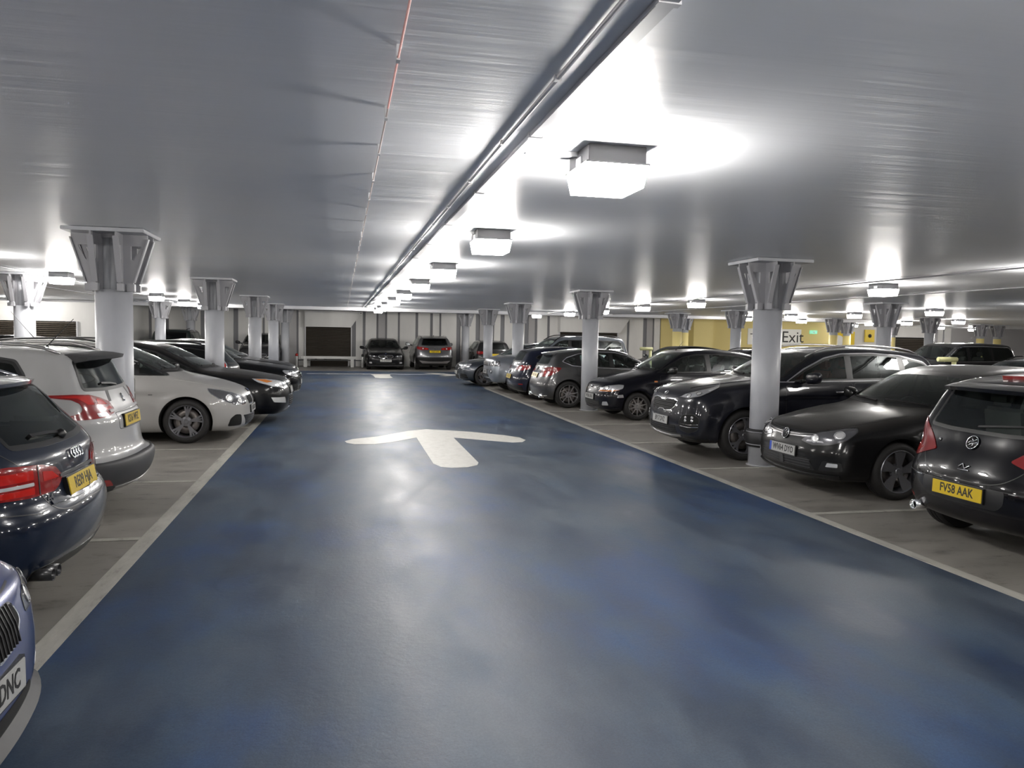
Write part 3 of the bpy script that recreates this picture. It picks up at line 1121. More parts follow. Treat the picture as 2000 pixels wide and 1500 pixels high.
class Car:
    def __init__(self, s, label, paint_mat, loc, rz, cat='car', group='parked cars', detail=1.0):
        self.s = s
        self.sh = Shape(s)
        self.paint = paint_mat
        self.detail = detail
        s_ = s
        self.L, self.W, self.H = s['L'], s['W'], s['H']
        self.root = empty('car', loc, rz)
        tag(self.root, label, cat, group)
        res = 0.036 / detail
        self.P, self.F = self.sh.grid(res)
        self.bvh = BVHTree.FromPolygons([tuple(p) for p in self.P], self.F)
        self.holes = []

    # local coordinates: nose towards -X, centre of the car at the origin
    def loc(self, p):
        return Vector((p[0] - self.L / 2, p[1], p[2]))

    def ray(self, proj, u, v):
        """u, v in projection coordinates -> ray origin, direction (car coords)"""
        k = proj[0]
        if k == 'side':
            return Vector((u, 3 * proj[1], v)), Vector((0, -proj[1], 0))
        if k == 'front':
            return Vector((-3, u, v)), Vector((1, 0, 0))
        if k == 'rear':
            return Vector((self.L + 3, u, v)), Vector((-1, 0, 0))
        if k == 'top':
            return Vector((u, v, 4)), Vector((0, 0, -1))
        if k == 'cf':
            th = math.radians(u / CY)
            pv = Vector((0.9, 0, v))
            d = Vector((-math.cos(th), math.sin(th), 0))
            return pv + d * 3, -d
        if k == 'cr':
            th = math.radians(u / CY)
            pv = Vector((self.L - 0.9, 0, v))
            d = Vector((math.cos(th), math.sin(th), 0))
            return pv + d * 3, -d

    def hit(self, proj, u, v):
        o, d = self.ray(proj, u, v)
        h = self.bvh.ray_cast(o, d)
        if h[0] is None:
            h = self.bvh.find_nearest(o + d * (3.0 if proj[0] in ('side', 'front', 'rear') else 2.2))
        return h[0]

    def frame(self, proj, u, v):
        p = self.hit(proj, u, v)
        n_ = Vector(self.sh.normal(np.array([p]))[0])
        return p, n_

    def patch(self, name, proj, poly, m_, off=0.003, border=0.0, bm_=None, seg=0.035, parent=None, r=0.0, hole=False, skirt=0.006, label=None, deg=False, cuts=()):
        if deg:
            poly = [(a * CY, b_) for a, b_ in poly]
        if r:
            poly = fillet(poly, r)
        if area2(poly) < 0:
            poly = poly[::-1]
        seg = seg / self.detail
        outer = densify(poly, seg)
        inner = densify(inset(poly, border), seg) if border else None
        pts = list(outer)
        edges = [(i, (i + 1) % len(outer)) for i in range(len(outer))]
        if inner:
            b0 = len(pts)
            pts += inner
            edges += [(b0 + i, b0 + (i + 1) % len(inner)) for i in range(len(inner))]
        for cl in cuts:
            cd_ = densify(cl, seg)
            b0 = len(pts)
            pts += cd_
            edges += [(b0 + i, b0 + (i + 1) % len(cd_)) for i in range(len(cd_))]
        xs_ = [p[0] for p in outer]
        ys_ = [p[1] for p in outer]
        core = inset(poly, seg * 0.45)
        y_ = min(ys_) + seg / 2
        row = 0
        while y_ < max(ys_):
            x_ = min(xs_) + (seg / 2 if row % 2 else 0)
            while x_ < max(xs_):
                if in_poly(x_, y_, core):
                    pts.append((x_, y_))
                x_ += seg
            y_ += seg * 0.87
            row += 1
        res = delaunay_2d_cdt([Vector(p) for p in pts], edges, [list(range(len(outer)))], 1, 1e-6)
        V2, F2 = res[0], res[2]
        inn = inset(poly, border) if border else None
        P3 = [self.hit(proj, v[0], v[1]) for v in V2]
        N3 = self.sh.normal(np.array([tuple(p) for p in P3]))
        bm = bmesh.new()
        vs = [bm.verts.new(self.loc(p + Vector(n_) * off)) for p, n_ in zip(P3, N3)]
        for f in F2:
            a = sum(V2[i][0] for i in f) / len(f)
            b_ = sum(V2[i][1] for i in f) / len(f)
            if any(in_poly(a, b_, cl) for cl in cuts):
                continue
            try:
                nf = bm.faces.new([vs[i] for i in f])
            except ValueError:
                continue
            nf.smooth = True
            nn = Vector(N3[f[0]])
            nf.normal_update()
            if nf.normal.dot(nn) < 0:
                nf.normal_flip()
            if inn and not in_poly(a, b_, inn):
                nf.material_index = 1
        nmain = len(bm.verts)
        bm.verts.index_update()
        be = [e for e in bm.edges if len(e.link_faces) == 1]
        low = {}
        bm.verts.index_update()
        vidx = {v: i for i, v in enumerate(vs)}
        for e in be:
            q = []
            for v in e.verts:
                if v not in low:
                    low[v] = bm.verts.new(v.co - Vector(N3[vidx[v]]) * (off + skirt))
                q.append(v)
            f0 = e.link_faces[0]
            try:
                nf = bm.faces.new((q[0], q[1], low[q[1]], low[q[0]]))
                nf.material_index = f0.material_index
                nf.smooth = False
            except ValueError:
                pass
        bmesh.ops.delete(bm, geom=[v for v in bm.verts if not v.link_faces], context='VERTS')
        me = bpy.data.meshes.new(name)
        bm.to_mesh(me)
        bm.free()
        me.materials.append(m_ if not isinstance(m_, str) else MATS[m_])
        if border:
            me.materials.append(MATS[bm_] if isinstance(bm_, str) else bm_)
        # smooth shading that follows the true skin
        me.update()
        co = np.empty(len(me.vertices) * 3)
        me.vertices.foreach_get('co', co)
        co = co.reshape(-1, 3) + np.array([self.L / 2, 0, 0])
        nv = self.sh.normal(co)
        ln = []
        for p in me.polygons:
            for li in p.loop_indices:
                ln.append(tuple(nv[me.loops[li].vertex_index]) if p.use_smooth else tuple(p.normal))
        me.normals_split_custom_set(ln)
        o = bpy.data.objects.new(name, me)
        COL.objects.link(o)
        o.parent = parent or self.root
        if label:
            o['label'] = label
        if hole:
            self.holes.append((proj, inset(poly, max(border * 0.55, 0.012))))
        return o

    def strip(self, name, proj, line, w_, m_, off=0.0022, parent=None, deg=False, seg=0.05, skirt=0.002, label=None):
        if deg:
            line = [(a * CY, b_) for a, b_ in line]
        pts = [Vector(p) for p in line]
        Lft, Rgt = [], []
        for i, p in enumerate(pts):
            d = pts[min(i + 1, len(pts) - 1)] - pts[max(i - 1, 0)]
            d.normalize()
            n_ = Vector((-d.y, d.x)) * (w_ / 2)
            Lft.append(tuple(p + n_))
            Rgt.append(tuple(p - n_))
        return self.patch(name, proj, Lft + Rgt[::-1], m_, off=off, seg=seg, parent=parent, skirt=skirt, label=label)

    def smooth_line(self, pts, n=6):
        return [tuple(p) for p in catmull(pts, False, n)]

    # ---- body with wheel wells and window openings
    def body(self):
        s = self.s
        me = bpy.data.meshes.new('body')
        me.from_pydata([tuple(self.loc(p)) for p in self.P], [], self.F)
        me.materials.append(self.paint)
        me.materials.append(MATS['arch_liner'])
        me.polygons.foreach_set('use_smooth', [True] * len(me.polygons))
        o = bpy.data.objects.new('body', me)
        COL.objects.link(o)
        ra = s['r'] + s.get('gap', 0.045)
        cut = MB()
        yo = self.W / 2
        for ax in (s['ax'], s['bx']):
            for sg in (-1, 1):
                y0_, y1_ = sorted((sg * (yo - 0.30), sg * (yo + 0.3)))
                prof = [(0.0001, y0_), (ra, y0_), (ra, y1_), (0.0001, y1_)]
                bm = cut.bm
                rings = []
                for yy in (y0_, y1_):
                    rings.append([bm.verts.new((ax - self.L / 2 + ra * math.cos(2 * math.pi * k / 56), yy, s['r'] + 0.0 + ra * math.sin(2 * math.pi * k / 56) * (1.0))) for k in range(56)])
                for k in range(56):
                    bm.faces.new((rings[0][k], rings[0][(k + 1) % 56], rings[1][(k + 1) % 56], rings[1][k])).material_index = 1
                bm.faces.new(rings[0]).material_index = 1
                bm.faces.new(rings[1]).material_index = 1
        co = cut.build('cutter', [self.paint, 'arch_liner'])
        md = o.modifiers.new('b', 'BOOLEAN')
        md.operation = 'DIFFERENCE'
        md.solver = 'EXACT'
        md.object = co
        try:
            md.material_mode = 'TRANSFER'
        except Exception:
            pass
        bpy.context.view_layer.update()
        dg = bpy.context.evaluated_depsgraph_get()
        new = bpy.data.meshes.new_from_object(o.evaluated_get(dg))
        o.modifiers.clear()
        bpy.data.objects.remove(co, do_unlink=True)
        # cut the window openings
        bm = bmesh.new()
        bm.from_mesh(new)
        dead = []
        for f in bm.faces:
            c_ = f.calc_center_median()
            x_, y_, z_ = c_.x + self.L / 2, c_.y, c_.z
            if z_ < 0.72:
                continue
            n_ = f.normal
            for proj, poly in self.holes:
                k = proj[0]
                if k == 'side':
                    if y_ * proj[1] > 0 and n_.y * proj[1] > 0.25 and in_poly(x_, z_, poly):
                        dead.append(f)
                        break
                elif k == 'front':
                    if n_.x < -0.1 and x_ < self.L * 0.6 and in_poly(y_, z_, poly):
                        dead.append(f)
                        break
                elif k == 'rear':
                    if n_.x > 0.08 and x_ > self.L * 0.5 and in_poly(y_, z_, poly):
                        dead.append(f)
                        break
        bmesh.ops.delete(bm, geom=list(set(dead)), context='FACES')
        bm.to_mesh(new)
        bm.free()
        new.polygons.foreach_set('use_smooth', [True] * len(new.polygons))
        new.set_sharp_from_angle(angle=math.radians(38))
        o.data = new
        new.name = 'body'
        o.parent = self.root
        self.body_obj = o
        # dark cabin lining
        if self.holes:
            P2, F2 = self.sh.grid(0.07, off=-0.035)
            keep = []
            for f in F2:
                c_ = sum(P2[i] for i in f) / 4
                if c_[2] < 0.72 or c_[0] < s['cab'][0] or c_[0] > s['cab'][1]:
                    continue
                ok = True
                for proj, poly in self.holes:
                    k = proj[0]
                    if k == 'side' and c_[1] * proj[1] > 0 and in_poly(c_[0], c_[2], poly):
                        ok = False
                    if k == 'front' and c_[0] < self.L * 0.5 and in_poly(c_[1], c_[2], inset(poly, -0.03)):
                        ok = False
                    if k == 'rear' and c_[0] > self.L * 0.6 and in_poly(c_[1], c_[2], inset(poly, -0.03)):
                        ok = False
                if ok:
                    keep.append(f)
            me = bpy.data.meshes.new('cabin_lining')
            base = len(P2)
            x0_, x1_ = s['cab'][0] + 0.0, s['cab'][1]
            w_ = self.W / 2 - 0.1
            extra = [(x0_, -w_, 0.73), (x1_, -w_, 0.73), (x1_, w_, 0.73), (x0_, w_, 0.73)]
            me.from_pydata([tuple(self.loc(p)) for p in list(map(tuple, P2)) + extra], [], keep + [(base, base + 1, base + 2, base + 3)])
            me.materials.append(MATS['cabin_dark'])
            lo_ = bpy.data.objects.new('cabin_lining', me)
            COL.objects.link(lo_)
            lo_.parent = self.root
            bm = bmesh.new()
            bm.from_mesh(me)
            bmesh.ops.delete(bm, geom=[v for v in bm.verts if not v.link_faces], context='VERTS')
            bm.to_mesh(me)
            bm.free()

    def cabin(self, seat='seat_fabric'):
        s = self.s
        fx = s['ax'] + 1.38
        bz = float(self.sh.belt(fx))
        dz = bz - 0.98
        for x_, ys_ in ((fx, (-0.36, 0.36)), (fx + 0.86, (-0.36, 0.36))):
            if x_ > s['cab'][1] - 0.4:
                continue
            for y_ in ys_:
                q = MB()
                q.prism([(x_ - self.L / 2 + 0.0, y_ - 0.23, 0.72), (x_ - self.L / 2 + 0.13, y_ - 0.23, 0.72), (x_ - self.L / 2 + 0.22, y_ - 0.2, 1.16 + dz), (x_ - self.L / 2 + 0.14, y_ - 0.2, 1.16 + dz)], (0, 0.44, 0))
                se = q.build('seat', seat, self.root, bevel=0.03, smooth_angle=60)
                q = MB()
                q.box(x_ - self.L / 2 + 0.15, x_ - self.L / 2 + 0.24, y_ - 0.12, y_ + 0.12, 1.18 + dz, 1.33 + dz)
                q.build('headrest', seat, se, bevel=0.035, smooth_angle=60)
        xw = s['cab'][0] + 0.28
        q = MB()
        zz = bz - 0.02
        w_ = self.W / 2 - 0.16
        q.prism([(xw - self.L / 2 - 0.15, -w_, 0.72), (xw - self.L / 2 + 0.35, -w_, 0.72), (xw - self.L / 2 + 0.42, -w_, zz - 0.1), (xw - self.L / 2 + 0.2, -w_, zz - 0.02), (xw - self.L / 2 - 0.15, -w_, zz - 0.12)], (0, 2 * w_, 0))
        q.build('dashboard', 'cabin_dark', self.root, bevel=0.02, smooth_angle=50)
        q = MB()
        q.lathe([(0.18, -0.012), (0.195, 0), (0.18, 0.012), (0.168, 0)], 28, axis='X', close=True)
        q.box(-0.01, 0.01, -0.17, 0.17, -0.02, 0.02)
        q.build('steering_wheel', 'cabin_dark', self.root, loc=(xw - self.L / 2 + 0.52, s.get('rhd', 1) * 0.36, zz - 0.06), rot=(0, math.radians(25), 0))

    # ---- wheels
    def wheels(self, style='five', rim_mat='alloy_silver', rr=None):
        s = self.s
        R = s['r']
        rr = rr or R * 0.68
        proto = None
        for ax in (s['ax'], s['bx']):
            for sg in (-1, 1):
                yc = sg * (self.W / 2 - 0.135)
                if proto is None:
                    wl = make_wheel(R, rr, style, rim_mat)
                    proto = wl
                else:
                    wl = copy_tree(proto)
                wl.parent = self.root
                wl.location = (ax - self.L / 2, yc, R)
                wl.rotation_euler = (0, s.get('spin', 0.2) + ax, math.pi if sg > 0 else 0)

    def windscreen(self, x0, x1, border=0.035, wb=None, wt=None, glass='window_glass'):
        s = self.s
        z0, z1 = self.zt(x0), self.zt(x1)
        xm = lambda x_: x_ + 0.12
        w0 = wb or float(self.sh.width(np.array([x0 + 0.25]), np.array([z0 + 0.02]))[0]) - 0.055
        w1 = wt or float(self.sh.width(np.array([x1 + 0.1]), np.array([z1 - 0.05]))[0]) - 0.065
        poly = [(-w0, z0 + 0.0), (-w0 * 0.5, z0 - 0.012), (0, z0 - 0.015), (w0 * 0.5, z0 - 0.012), (w0, z0 + 0.0)]
        poly += [(w1, z1 - 0.035), (w1 * 0.5, z1 - 0.005), (0, z1), (-w1 * 0.5, z1 - 0.005), (-w1, z1 - 0.035)]
        self.patch('windscreen', ('front',), poly, glass, border=border, bm_='black_trim', r=0.05, hole=True, off=0.002)
        # wipers
        for a, b_ in (((w0 * 0.75, z0 + 0.03), (0.05, z0 + 0.012)), ((-0.05, z0 + 0.03), (-w0 * 0.85, z0 + 0.015))):
            self.strip('wiper', ('front',), [a, ((a[0] + b_[0]) / 2, (a[1] + b_[1]) / 2 + 0.006), b_], 0.012, 'black_trim', off=0.02, skirt=0.0)

    def zt(self, x_):
        """height of the centreline profile at x (upper side)"""
        o = self.bvh.ray_cast(Vector((x_, 0.001, 4)), Vector((0, 0, -1)))
        return o[0].z

    def xr(self, z_):
        return self.bvh.ray_cast(Vector((self.L + 3, 0.001, z_)), Vector((-1, 0, 0)))[0].x

    def rear_window(self, z0, z1, w0, w1, border=0.03, r=0.05, glass='privacy_glass', dip=0.0, name='rear_window'):
        poly = [(-w0, z0), (-w0 * 0.5, z0 - dip), (0, z0 - dip), (w0 * 0.5, z0 - dip), (w0, z0), (w1, z1), (w1 * 0.5, z1 + 0.015), (0, z1 + 0.02), (-w1 * 0.5, z1 + 0.015), (-w1, z1)]
        return self.patch(name, ('rear',), poly, glass, border=border, bm_='black_trim', r=r, hole=True, off=0.002)

    def side_windows(self, dlo, splits=(), pillar=0.05, glass=('window_glass', 'privacy_glass'), border=0.018, trim=None, r=0.03):
        """dlo polygon in (x, z); splits are ((xb, zb), (xt, zt)) lines"""
        rem = dlo
        parts_ = []
        for (a, b_) in splits:
            parts_.append(clip_half(rem, (a[0] - pillar / 2, a[1]), (b_[0] - pillar / 2, b_[1]), True))
            rem = clip_half(rem, (a[0] + pillar / 2, a[1]), (b_[0] + pillar / 2, b_[1]), False)
        parts_.append(rem)
        panes = [(i, fillet(inset(pg, 0.008), r)) for i, pg in enumerate(parts_) if len(pg) > 2 and abs(area2(pg)) > 0.008]
        cuts = [inset(pg, 0.012) for i, pg in panes]
        for sg in (-1, 1):
            if trim:
                self.patch('window_trim', ('side', sg), inset(dlo, -0.018), trim, off=0.0014, r=r, skirt=0.003, seg=0.05, cuts=[inset(dlo, 0.01)])
            self.patch('window_frame', ('side', sg), dlo, 'black_trim', off=0.0022, r=r, skirt=0.003, seg=0.05, cuts=cuts)
            for i, pg in panes:
                self.patch('side_window', ('side', sg), pg, glass[0] if i == 0 else glass[1], border=border, bm_='black_trim', off=0.0035, hole=True)

    def door(self, sg, poly, hx, hz, chrome_handle=False):
        d = self.patch('door', ('side', sg), poly, self.paint, off=0.0016, border=0.006, bm_='black_trim', r=0.05, skirt=0.002, seg=0.05)
        p, n_ = self.frame(('side', sg), hx, hz)
        c_ = self.loc(p) + n_ * 0.03
        q = MB()
        q.tube([c_ + Vector((-0.10, -n_.y * 0.026, 0)), c_ + Vector((-0.085, 0, 0)), c_ + Vector((0.085, 0, 0.004)), c_ + Vector((0.10, -n_.y * 0.026, 0.004))], 0.012, 8)
        q.build('door_handle', 'chrome' if chrome_handle else self.paint, d)
        return d

    def mirror(self, x_, z_, size=1.0, m_=None, arm=0.1):
        for sg in (-1, 1):
            p, n_ = self.frame(('side', sg), x_, z_)
            base = self.loc(p)
            c_ = base + Vector((0.02, sg * (arm + 0.1) * size, 0.06))
            bm = bmesh.new()
            bmesh.ops.create_icosphere(bm, subdivisions=3, radius=1.0)
            for v in bm.verts:
                q = v.co
                ex = [math.copysign(abs(t) ** 0.65, t) for t in q]
                v.co = Vector((ex[0] * 0.065, ex[1] * 0.115 * size, ex[2] * 0.075 * size))
                if v.co.x > 0.045:
                    v.co.x = 0.045
                v.co.z += 0.12 * v.co.y * sg
                v.co.x += 0.12 * v.co.y * sg
                v.co = v.co + c_
            for f in bm.faces:
                f.smooth = True
            me = bpy.data.meshes.new('door_mirror')
            bm.to_mesh(me)
            bm.free()
            me.materials.append(m_ or self.paint)
            o = bpy.data.objects.new('door_mirror', me)
            COL.objects.link(o)
            o.parent = self.root
            q = MB()
            q.tube([base + Vector((0, -sg * 0.02, 0.0)), base + Vector((0.0, sg * arm * 0.6, 0.02)), c_ + Vector((0, 0, -0.03))], [0.032, 0.026, 0.022], 8)
            q.build('mirror_arm', 'black_trim', o)
            q = MB()
            q.lathe([(0.0001, 0), (0.06, 0), (0.062, 0.003)], 20, axis='X')
            g = q.build('mirror_glass', 'chrome', o)
            g.matrix_local = Matrix.Translation(c_ + Vector((0.047, 0, 0))) @ Matrix.Diagonal((1, 1.45 * size, 0.95 * size, 1))

    def plate(self, end, z_, text, yellow, blue_band=False, tilt=None, w_=0.52, recess=0.0):
        proj = ('front',) if end == 'front' else ('rear',)
        p, n_ = self.frame(proj, 0.0, z_)
        sgn = -1 if end == 'front' else 1
        if tilt is not None:
            n_ = Vector((sgn * math.cos(tilt), 0, math.sin(tilt)))
        n_ = Vector((n_.x, 0, n_.z)).normalized()
        # keep the plate clear of the curved skin
        pe, _ = self.frame(proj, 0.25, z_)
        pt_, _ = self.frame(proj, 0.0, z_ + 0.05)
        pb_, _ = self.frame(proj, 0.0, z_ - 0.05)
        o_ = max([(q - p).dot(n_) for q in (p, pt_, pb_)]) + 0.008
        right = Vector((0, 0, 1)).cross(n_).normalized()
        up_ = n_.cross(right).normalized()
        M = Matrix((right, up_, n_)).transposed().to_4x4()
        M.translation = self.loc(p) + n_ * o_
        q = MB()
        h_ = 0.111
        q.box(-w_ / 2, w_ / 2, -h_ / 2, h_ / 2, -0.008, 0)
        pl = q.build('number_plate', 'plate_yellow' if yellow else 'plate_white', self.root, bevel=0.002)
        pl.matrix_local = M
        if w_ > 0:
            q = MB()
            q.box(-w_ / 2 - 0.008, w_ / 2 + 0.008, -h_ / 2 - 0.008, h_ / 2 + 0.008, -0.03, -0.005)
            q.build('plate_holder', 'black_trim', pl)
        if text:
            dx_ = 0.022 if blue_band else 0
            text_mesh('plate_lettering', text, 0.101, MATS['plate_black'], pl, Matrix.Translation((dx_, 0.001, 0.001)), sx=0.80, extrude=0.0006, bold=0.0018)
        if blue_band:
            q = MB()
            q.box(-w_ / 2 + 0.002, -w_ / 2 + 0.042, -h_ / 2 + 0.002, h_ / 2 - 0.002, 0, 0.001)
            q.build('blue_band', 'plate_blue', pl)
        return pl

    def place(self, proj, u, v, off=0.0, deg=False, tilt_up=False):
        """matrix with z along the skin normal at a spot"""
        if deg:
            u *= CY
        p, n_ = self.frame(proj, u, v)
        right = Vector((0, 0, 1)).cross(n_).normalized()
        up_ = n_.cross(right).normalized()
        M = Matrix((right, up_, n_)).transposed().to_4x4()
        M.translation = self.loc(p) + n_ * off
        return M

    def spot(self, name, proj, u, v, r, m_, parent=None, off=0.006, deg=False, ring=None, depth=0.01):
        """round lamp or badge disc lying on the skin"""
        q = MB()
        q.lathe([(0.0001, depth), (r * 0.7, depth * 0.8), (r, 0.0), (r, -0.012)], 22)
        if ring:
            pass
        o = q.build(name, m_, parent or self.root)
        o.matrix_local = self.place(proj, u, v, off, deg)
        if ring:
            q = MB()
            q.lathe([(r * 0.98, depth * 0.4), (r * 1.1, depth * 0.9), (r * 1.2, depth * 0.2), (r * 1.1, -0.01)], 22, close=True)
            o2 = q.build('bezel', ring, o)
        return o

    def rails(self, x0, x1, y_, m_='chrome', h_=0.04):
        for sg in (-1, 1):
            pts = []
            n = 12
            for i in range(n + 1):
                t = i / n
                x_ = x0 + (x1 - x0) * t
                p = self.hit(('top',), x_, sg * (y_ - 0.03 * (2 * t - 1) ** 2))
                lift = h_ * min(1, 6 * min(t, 1 - t) + 0.0) ** 0.5
                pts.append(self.loc(p) + Vector((0, 0, lift + 0.004)))
            q = MB()
            q.tube(pts, 0.014, 8)
            q.build('roof_rail', m_, self.root)

    def spoiler(self, x_, w_, m_, depth=0.16, drop=0.03, th=0.025, up=0.0):
        """thin lip carried on from the roof's back edge"""
        n = 12
        top, bot = [], []
        bm = bmesh.new()
        rows = []
        for i in range(n + 1):
            y_ = -w_ + 2 * w_ * i / n
            yn = (y_ / w_) ** 2
            p = self.loc(self.hit(('top',), x_ - 0.07 - 0.06 * yn, y_ * 0.97))
            e = p + Vector((depth * (1 - 0.3 * yn) + 0.07, 0, -drop + up))
            rows.append([bm.verts.new(p + Vector((0, 0, 0.006))), bm.verts.new((p + e) / 2 + Vector((0, 0, 0.008 + up * 0.3))), bm.verts.new(e), bm.verts.new(e + Vector((-0.01, 0, -th))), bm.verts.new(p + Vector((0.02, 0, -th - 0.05)))])
        for a, b_ in zip(rows, rows[1:]):
            for k in range(5):
                f = bm.faces.new((a[k], a[(k + 1) % 5], b_[(k + 1) % 5], b_[k]))
                f.smooth = True
        bm.faces.new(rows[0])
        bm.faces.new(rows[-1])
        bmesh.ops.recalc_face_normals(bm, faces=bm.faces[:])
        me = bpy.data.meshes.new('spoiler')
        bm.to_mesh(me)
        bm.free()
        me.set_sharp_from_angle(angle=math.radians(40))
        me.materials.append(MATS[m_] if isinstance(m_, str) else m_)
        o = bpy.data.objects.new('spoiler', me)
        COL.objects.link(o)
        o.parent = self.root
        return o

    def aerial(self, x_, length=0.35, lean=0.5, fin=False):
        p = self.loc(Vector((x_, 0, self.zt(x_))))
        q = MB()
        if fin:
            q.prism([(p.x - 0.06, -0.015, p.z), (p.x + 0.08, -0.015, p.z), (p.x + 0.075, -0.006, p.z + 0.05)], (0, 0.03, 0))
        else:
            q.tube([p, p + Vector((0.02, 0, 0.02)), p + Vector((length * lean, 0, length))], [0.014, 0.006, 0.003], 6)
        q.build('aerial', 'black_trim', self.root)


def make_wheel(R, rr, style, rim_mat):
    wd = 0.105
    q = MB()
    # tyre: outer face at y = -wd
    prof = [(rr * 0.97, -wd + 0.012), (rr * 1.03, -wd + 0.002), (rr + (R - rr) * 0.5, -wd - 0.006), (R - 0.03, -wd + 0.002), (R - 0.008, -wd + 0.018), (R, -wd + 0.04), (R, -0.03), (R - 0.007, -0.028), (R - 0.007, -0.02), (R, -0.018), (R, 0.018), (R - 0.007, 0.02), (R - 0.007, 0.028), (R, 0.03),
            (R, wd - 0.03), (R - 0.012, wd - 0.01), (rr, wd), (rr * 0.97, wd - 0.02)]
    q.lathe(prof, 48, axis='Y', close=True)
    tyre = q.build('wheel', 'tyre_rubber', None, smooth_angle=50)
    q = MB()
    q.lathe([(rr * 1.01, -wd + 0.004), (rr * 0.985, -wd - 0.002), (rr * 0.94, -wd + 0.012), (rr * 0.92, -0.02), (rr * 0.9, 0.09), (rr * 0.93, 0.09), (rr * 0.97, wd - 0.02), (rr * 0.97, -wd + 0.02)], 48, axis='Y', close=True)
    q.lathe([(0.0001, -wd + 0.022), (0.03, -wd + 0.02), (0.036, -wd + 0.028), (0.075, -wd + 0.034), (0.08, -wd + 0.075), (0.0001, -wd + 0.075)], 24, axis='Y')

    def spoke(ang, w0, w1, r0=0.05, r1=None, shift=0.0, skew=0.0, th=0.028):
        r1_ = r1 or rr * 0.955
        ca, sa = math.cos(ang), math.sin(ang)
        cb, sb = math.cos(ang + skew), math.sin(ang + skew)
        pts = []
        for (r_, w_, c__, s__) in ((r0, w0, ca, sa), (r0 + (r1_ - r0) * 0.55, w0 * 0.45 + w1 * 0.55, math.cos(ang + skew * 0.55), math.sin(ang + skew * 0.55)), (r1_, w1, cb, sb)):
            y_ = -wd + 0.03 - 0.018 * (r_ / rr)
            for sgn in (-1, 1):
                pts.append((r_ * c__ - (sgn * w_ / 2 + shift) * s__, y_, r_ * s__ + (sgn * w_ / 2 + shift) * c__))
                pts.append((r_ * c__ - (sgn * w_ * 0.42 + shift) * s__, y_ + th, r_ * s__ + (sgn * w_ * 0.42 + shift) * c__))
        v = [q.bm.verts.new(p) for p in pts]
        for k in (0, 4):
            a = v[k:k + 4]
            b_ = v[k + 4:k + 8]
            q.bm.faces.new((a[0], a[2], b_[2], b_[0]))
            q.bm.faces.new((a[1], b_[1], b_[3], a[3]))
            q.bm.faces.new((a[0], b_[0], b_[1], a[1]))
            q.bm.faces.new((a[2], a[3], b_[3], b_[2]))
        q.bm.faces.new((v[0], v[1], v[3], v[2]))
        q.bm.faces.new((v[8], v[10], v[11], v[9]))
    T = 2 * math.pi
    if style == 'twin':
        for k in range(5):
            for d in (-1, 1):
                spoke(T * k / 5, 0.024, 0.03, shift=d * 0.022, skew=d * 0.16)
    elif style == 'ten':
        for k in range(10):
            spoke(T * k / 10, 0.03, 0.016, skew=0.0)
    elif style == 'star':
        for k in range(5):
            spoke(T * k / 5, 0.05, 0.035)
            spoke(T * k / 5, 0.03, 0.045, r0=rr * 0.5, skew=0.3)
            spoke(T * k / 5, 0.03, 0.045, r0=rr * 0.5, skew=-0.3)
    elif style == 'blade':
        for k in range(5):
            spoke(T * k / 5, 0.05, 0.15, skew=0.12)
    elif style == 'fan':
        for k in range(5):
            spoke(T * k / 5, 0.03, 0.03, skew=0.2)
            spoke(T * k / 5, 0.03, 0.03, skew=-0.2)
            spoke(T * k / 5, 0.025, 0.02)
    else:
        for k in range(5):
            spoke(T * k / 5, 0.06, 0.075)
    q.build('rim', rim_mat, tyre, smooth_angle=40)
    q = MB()
    q.lathe([(0.07, -wd + 0.085), (rr * 0.78, -wd + 0.085), (rr * 0.78, -wd + 0.105), (0.07, -wd + 0.105)], 32, axis='Y', close=True)
    q.build('brake_disc', 'brake_metal', tyre)
    q = MB()
    q.lathe([(0.0001, 0.06), (rr * 0.93, 0.06)], 24, axis='Y')
    q.build('back_plate', 'arch_liner', tyre)
    return tyre
def plan(L, a=0.90, b_=0.93, m_=0.965):
    return [(-0.4, a), (0.1, a + 0.02), (0.6, 0.965), (1.3, 1.0), (L - 1.3, 1.0), (L - 0.5, m_), (L + 0.3, b_)]


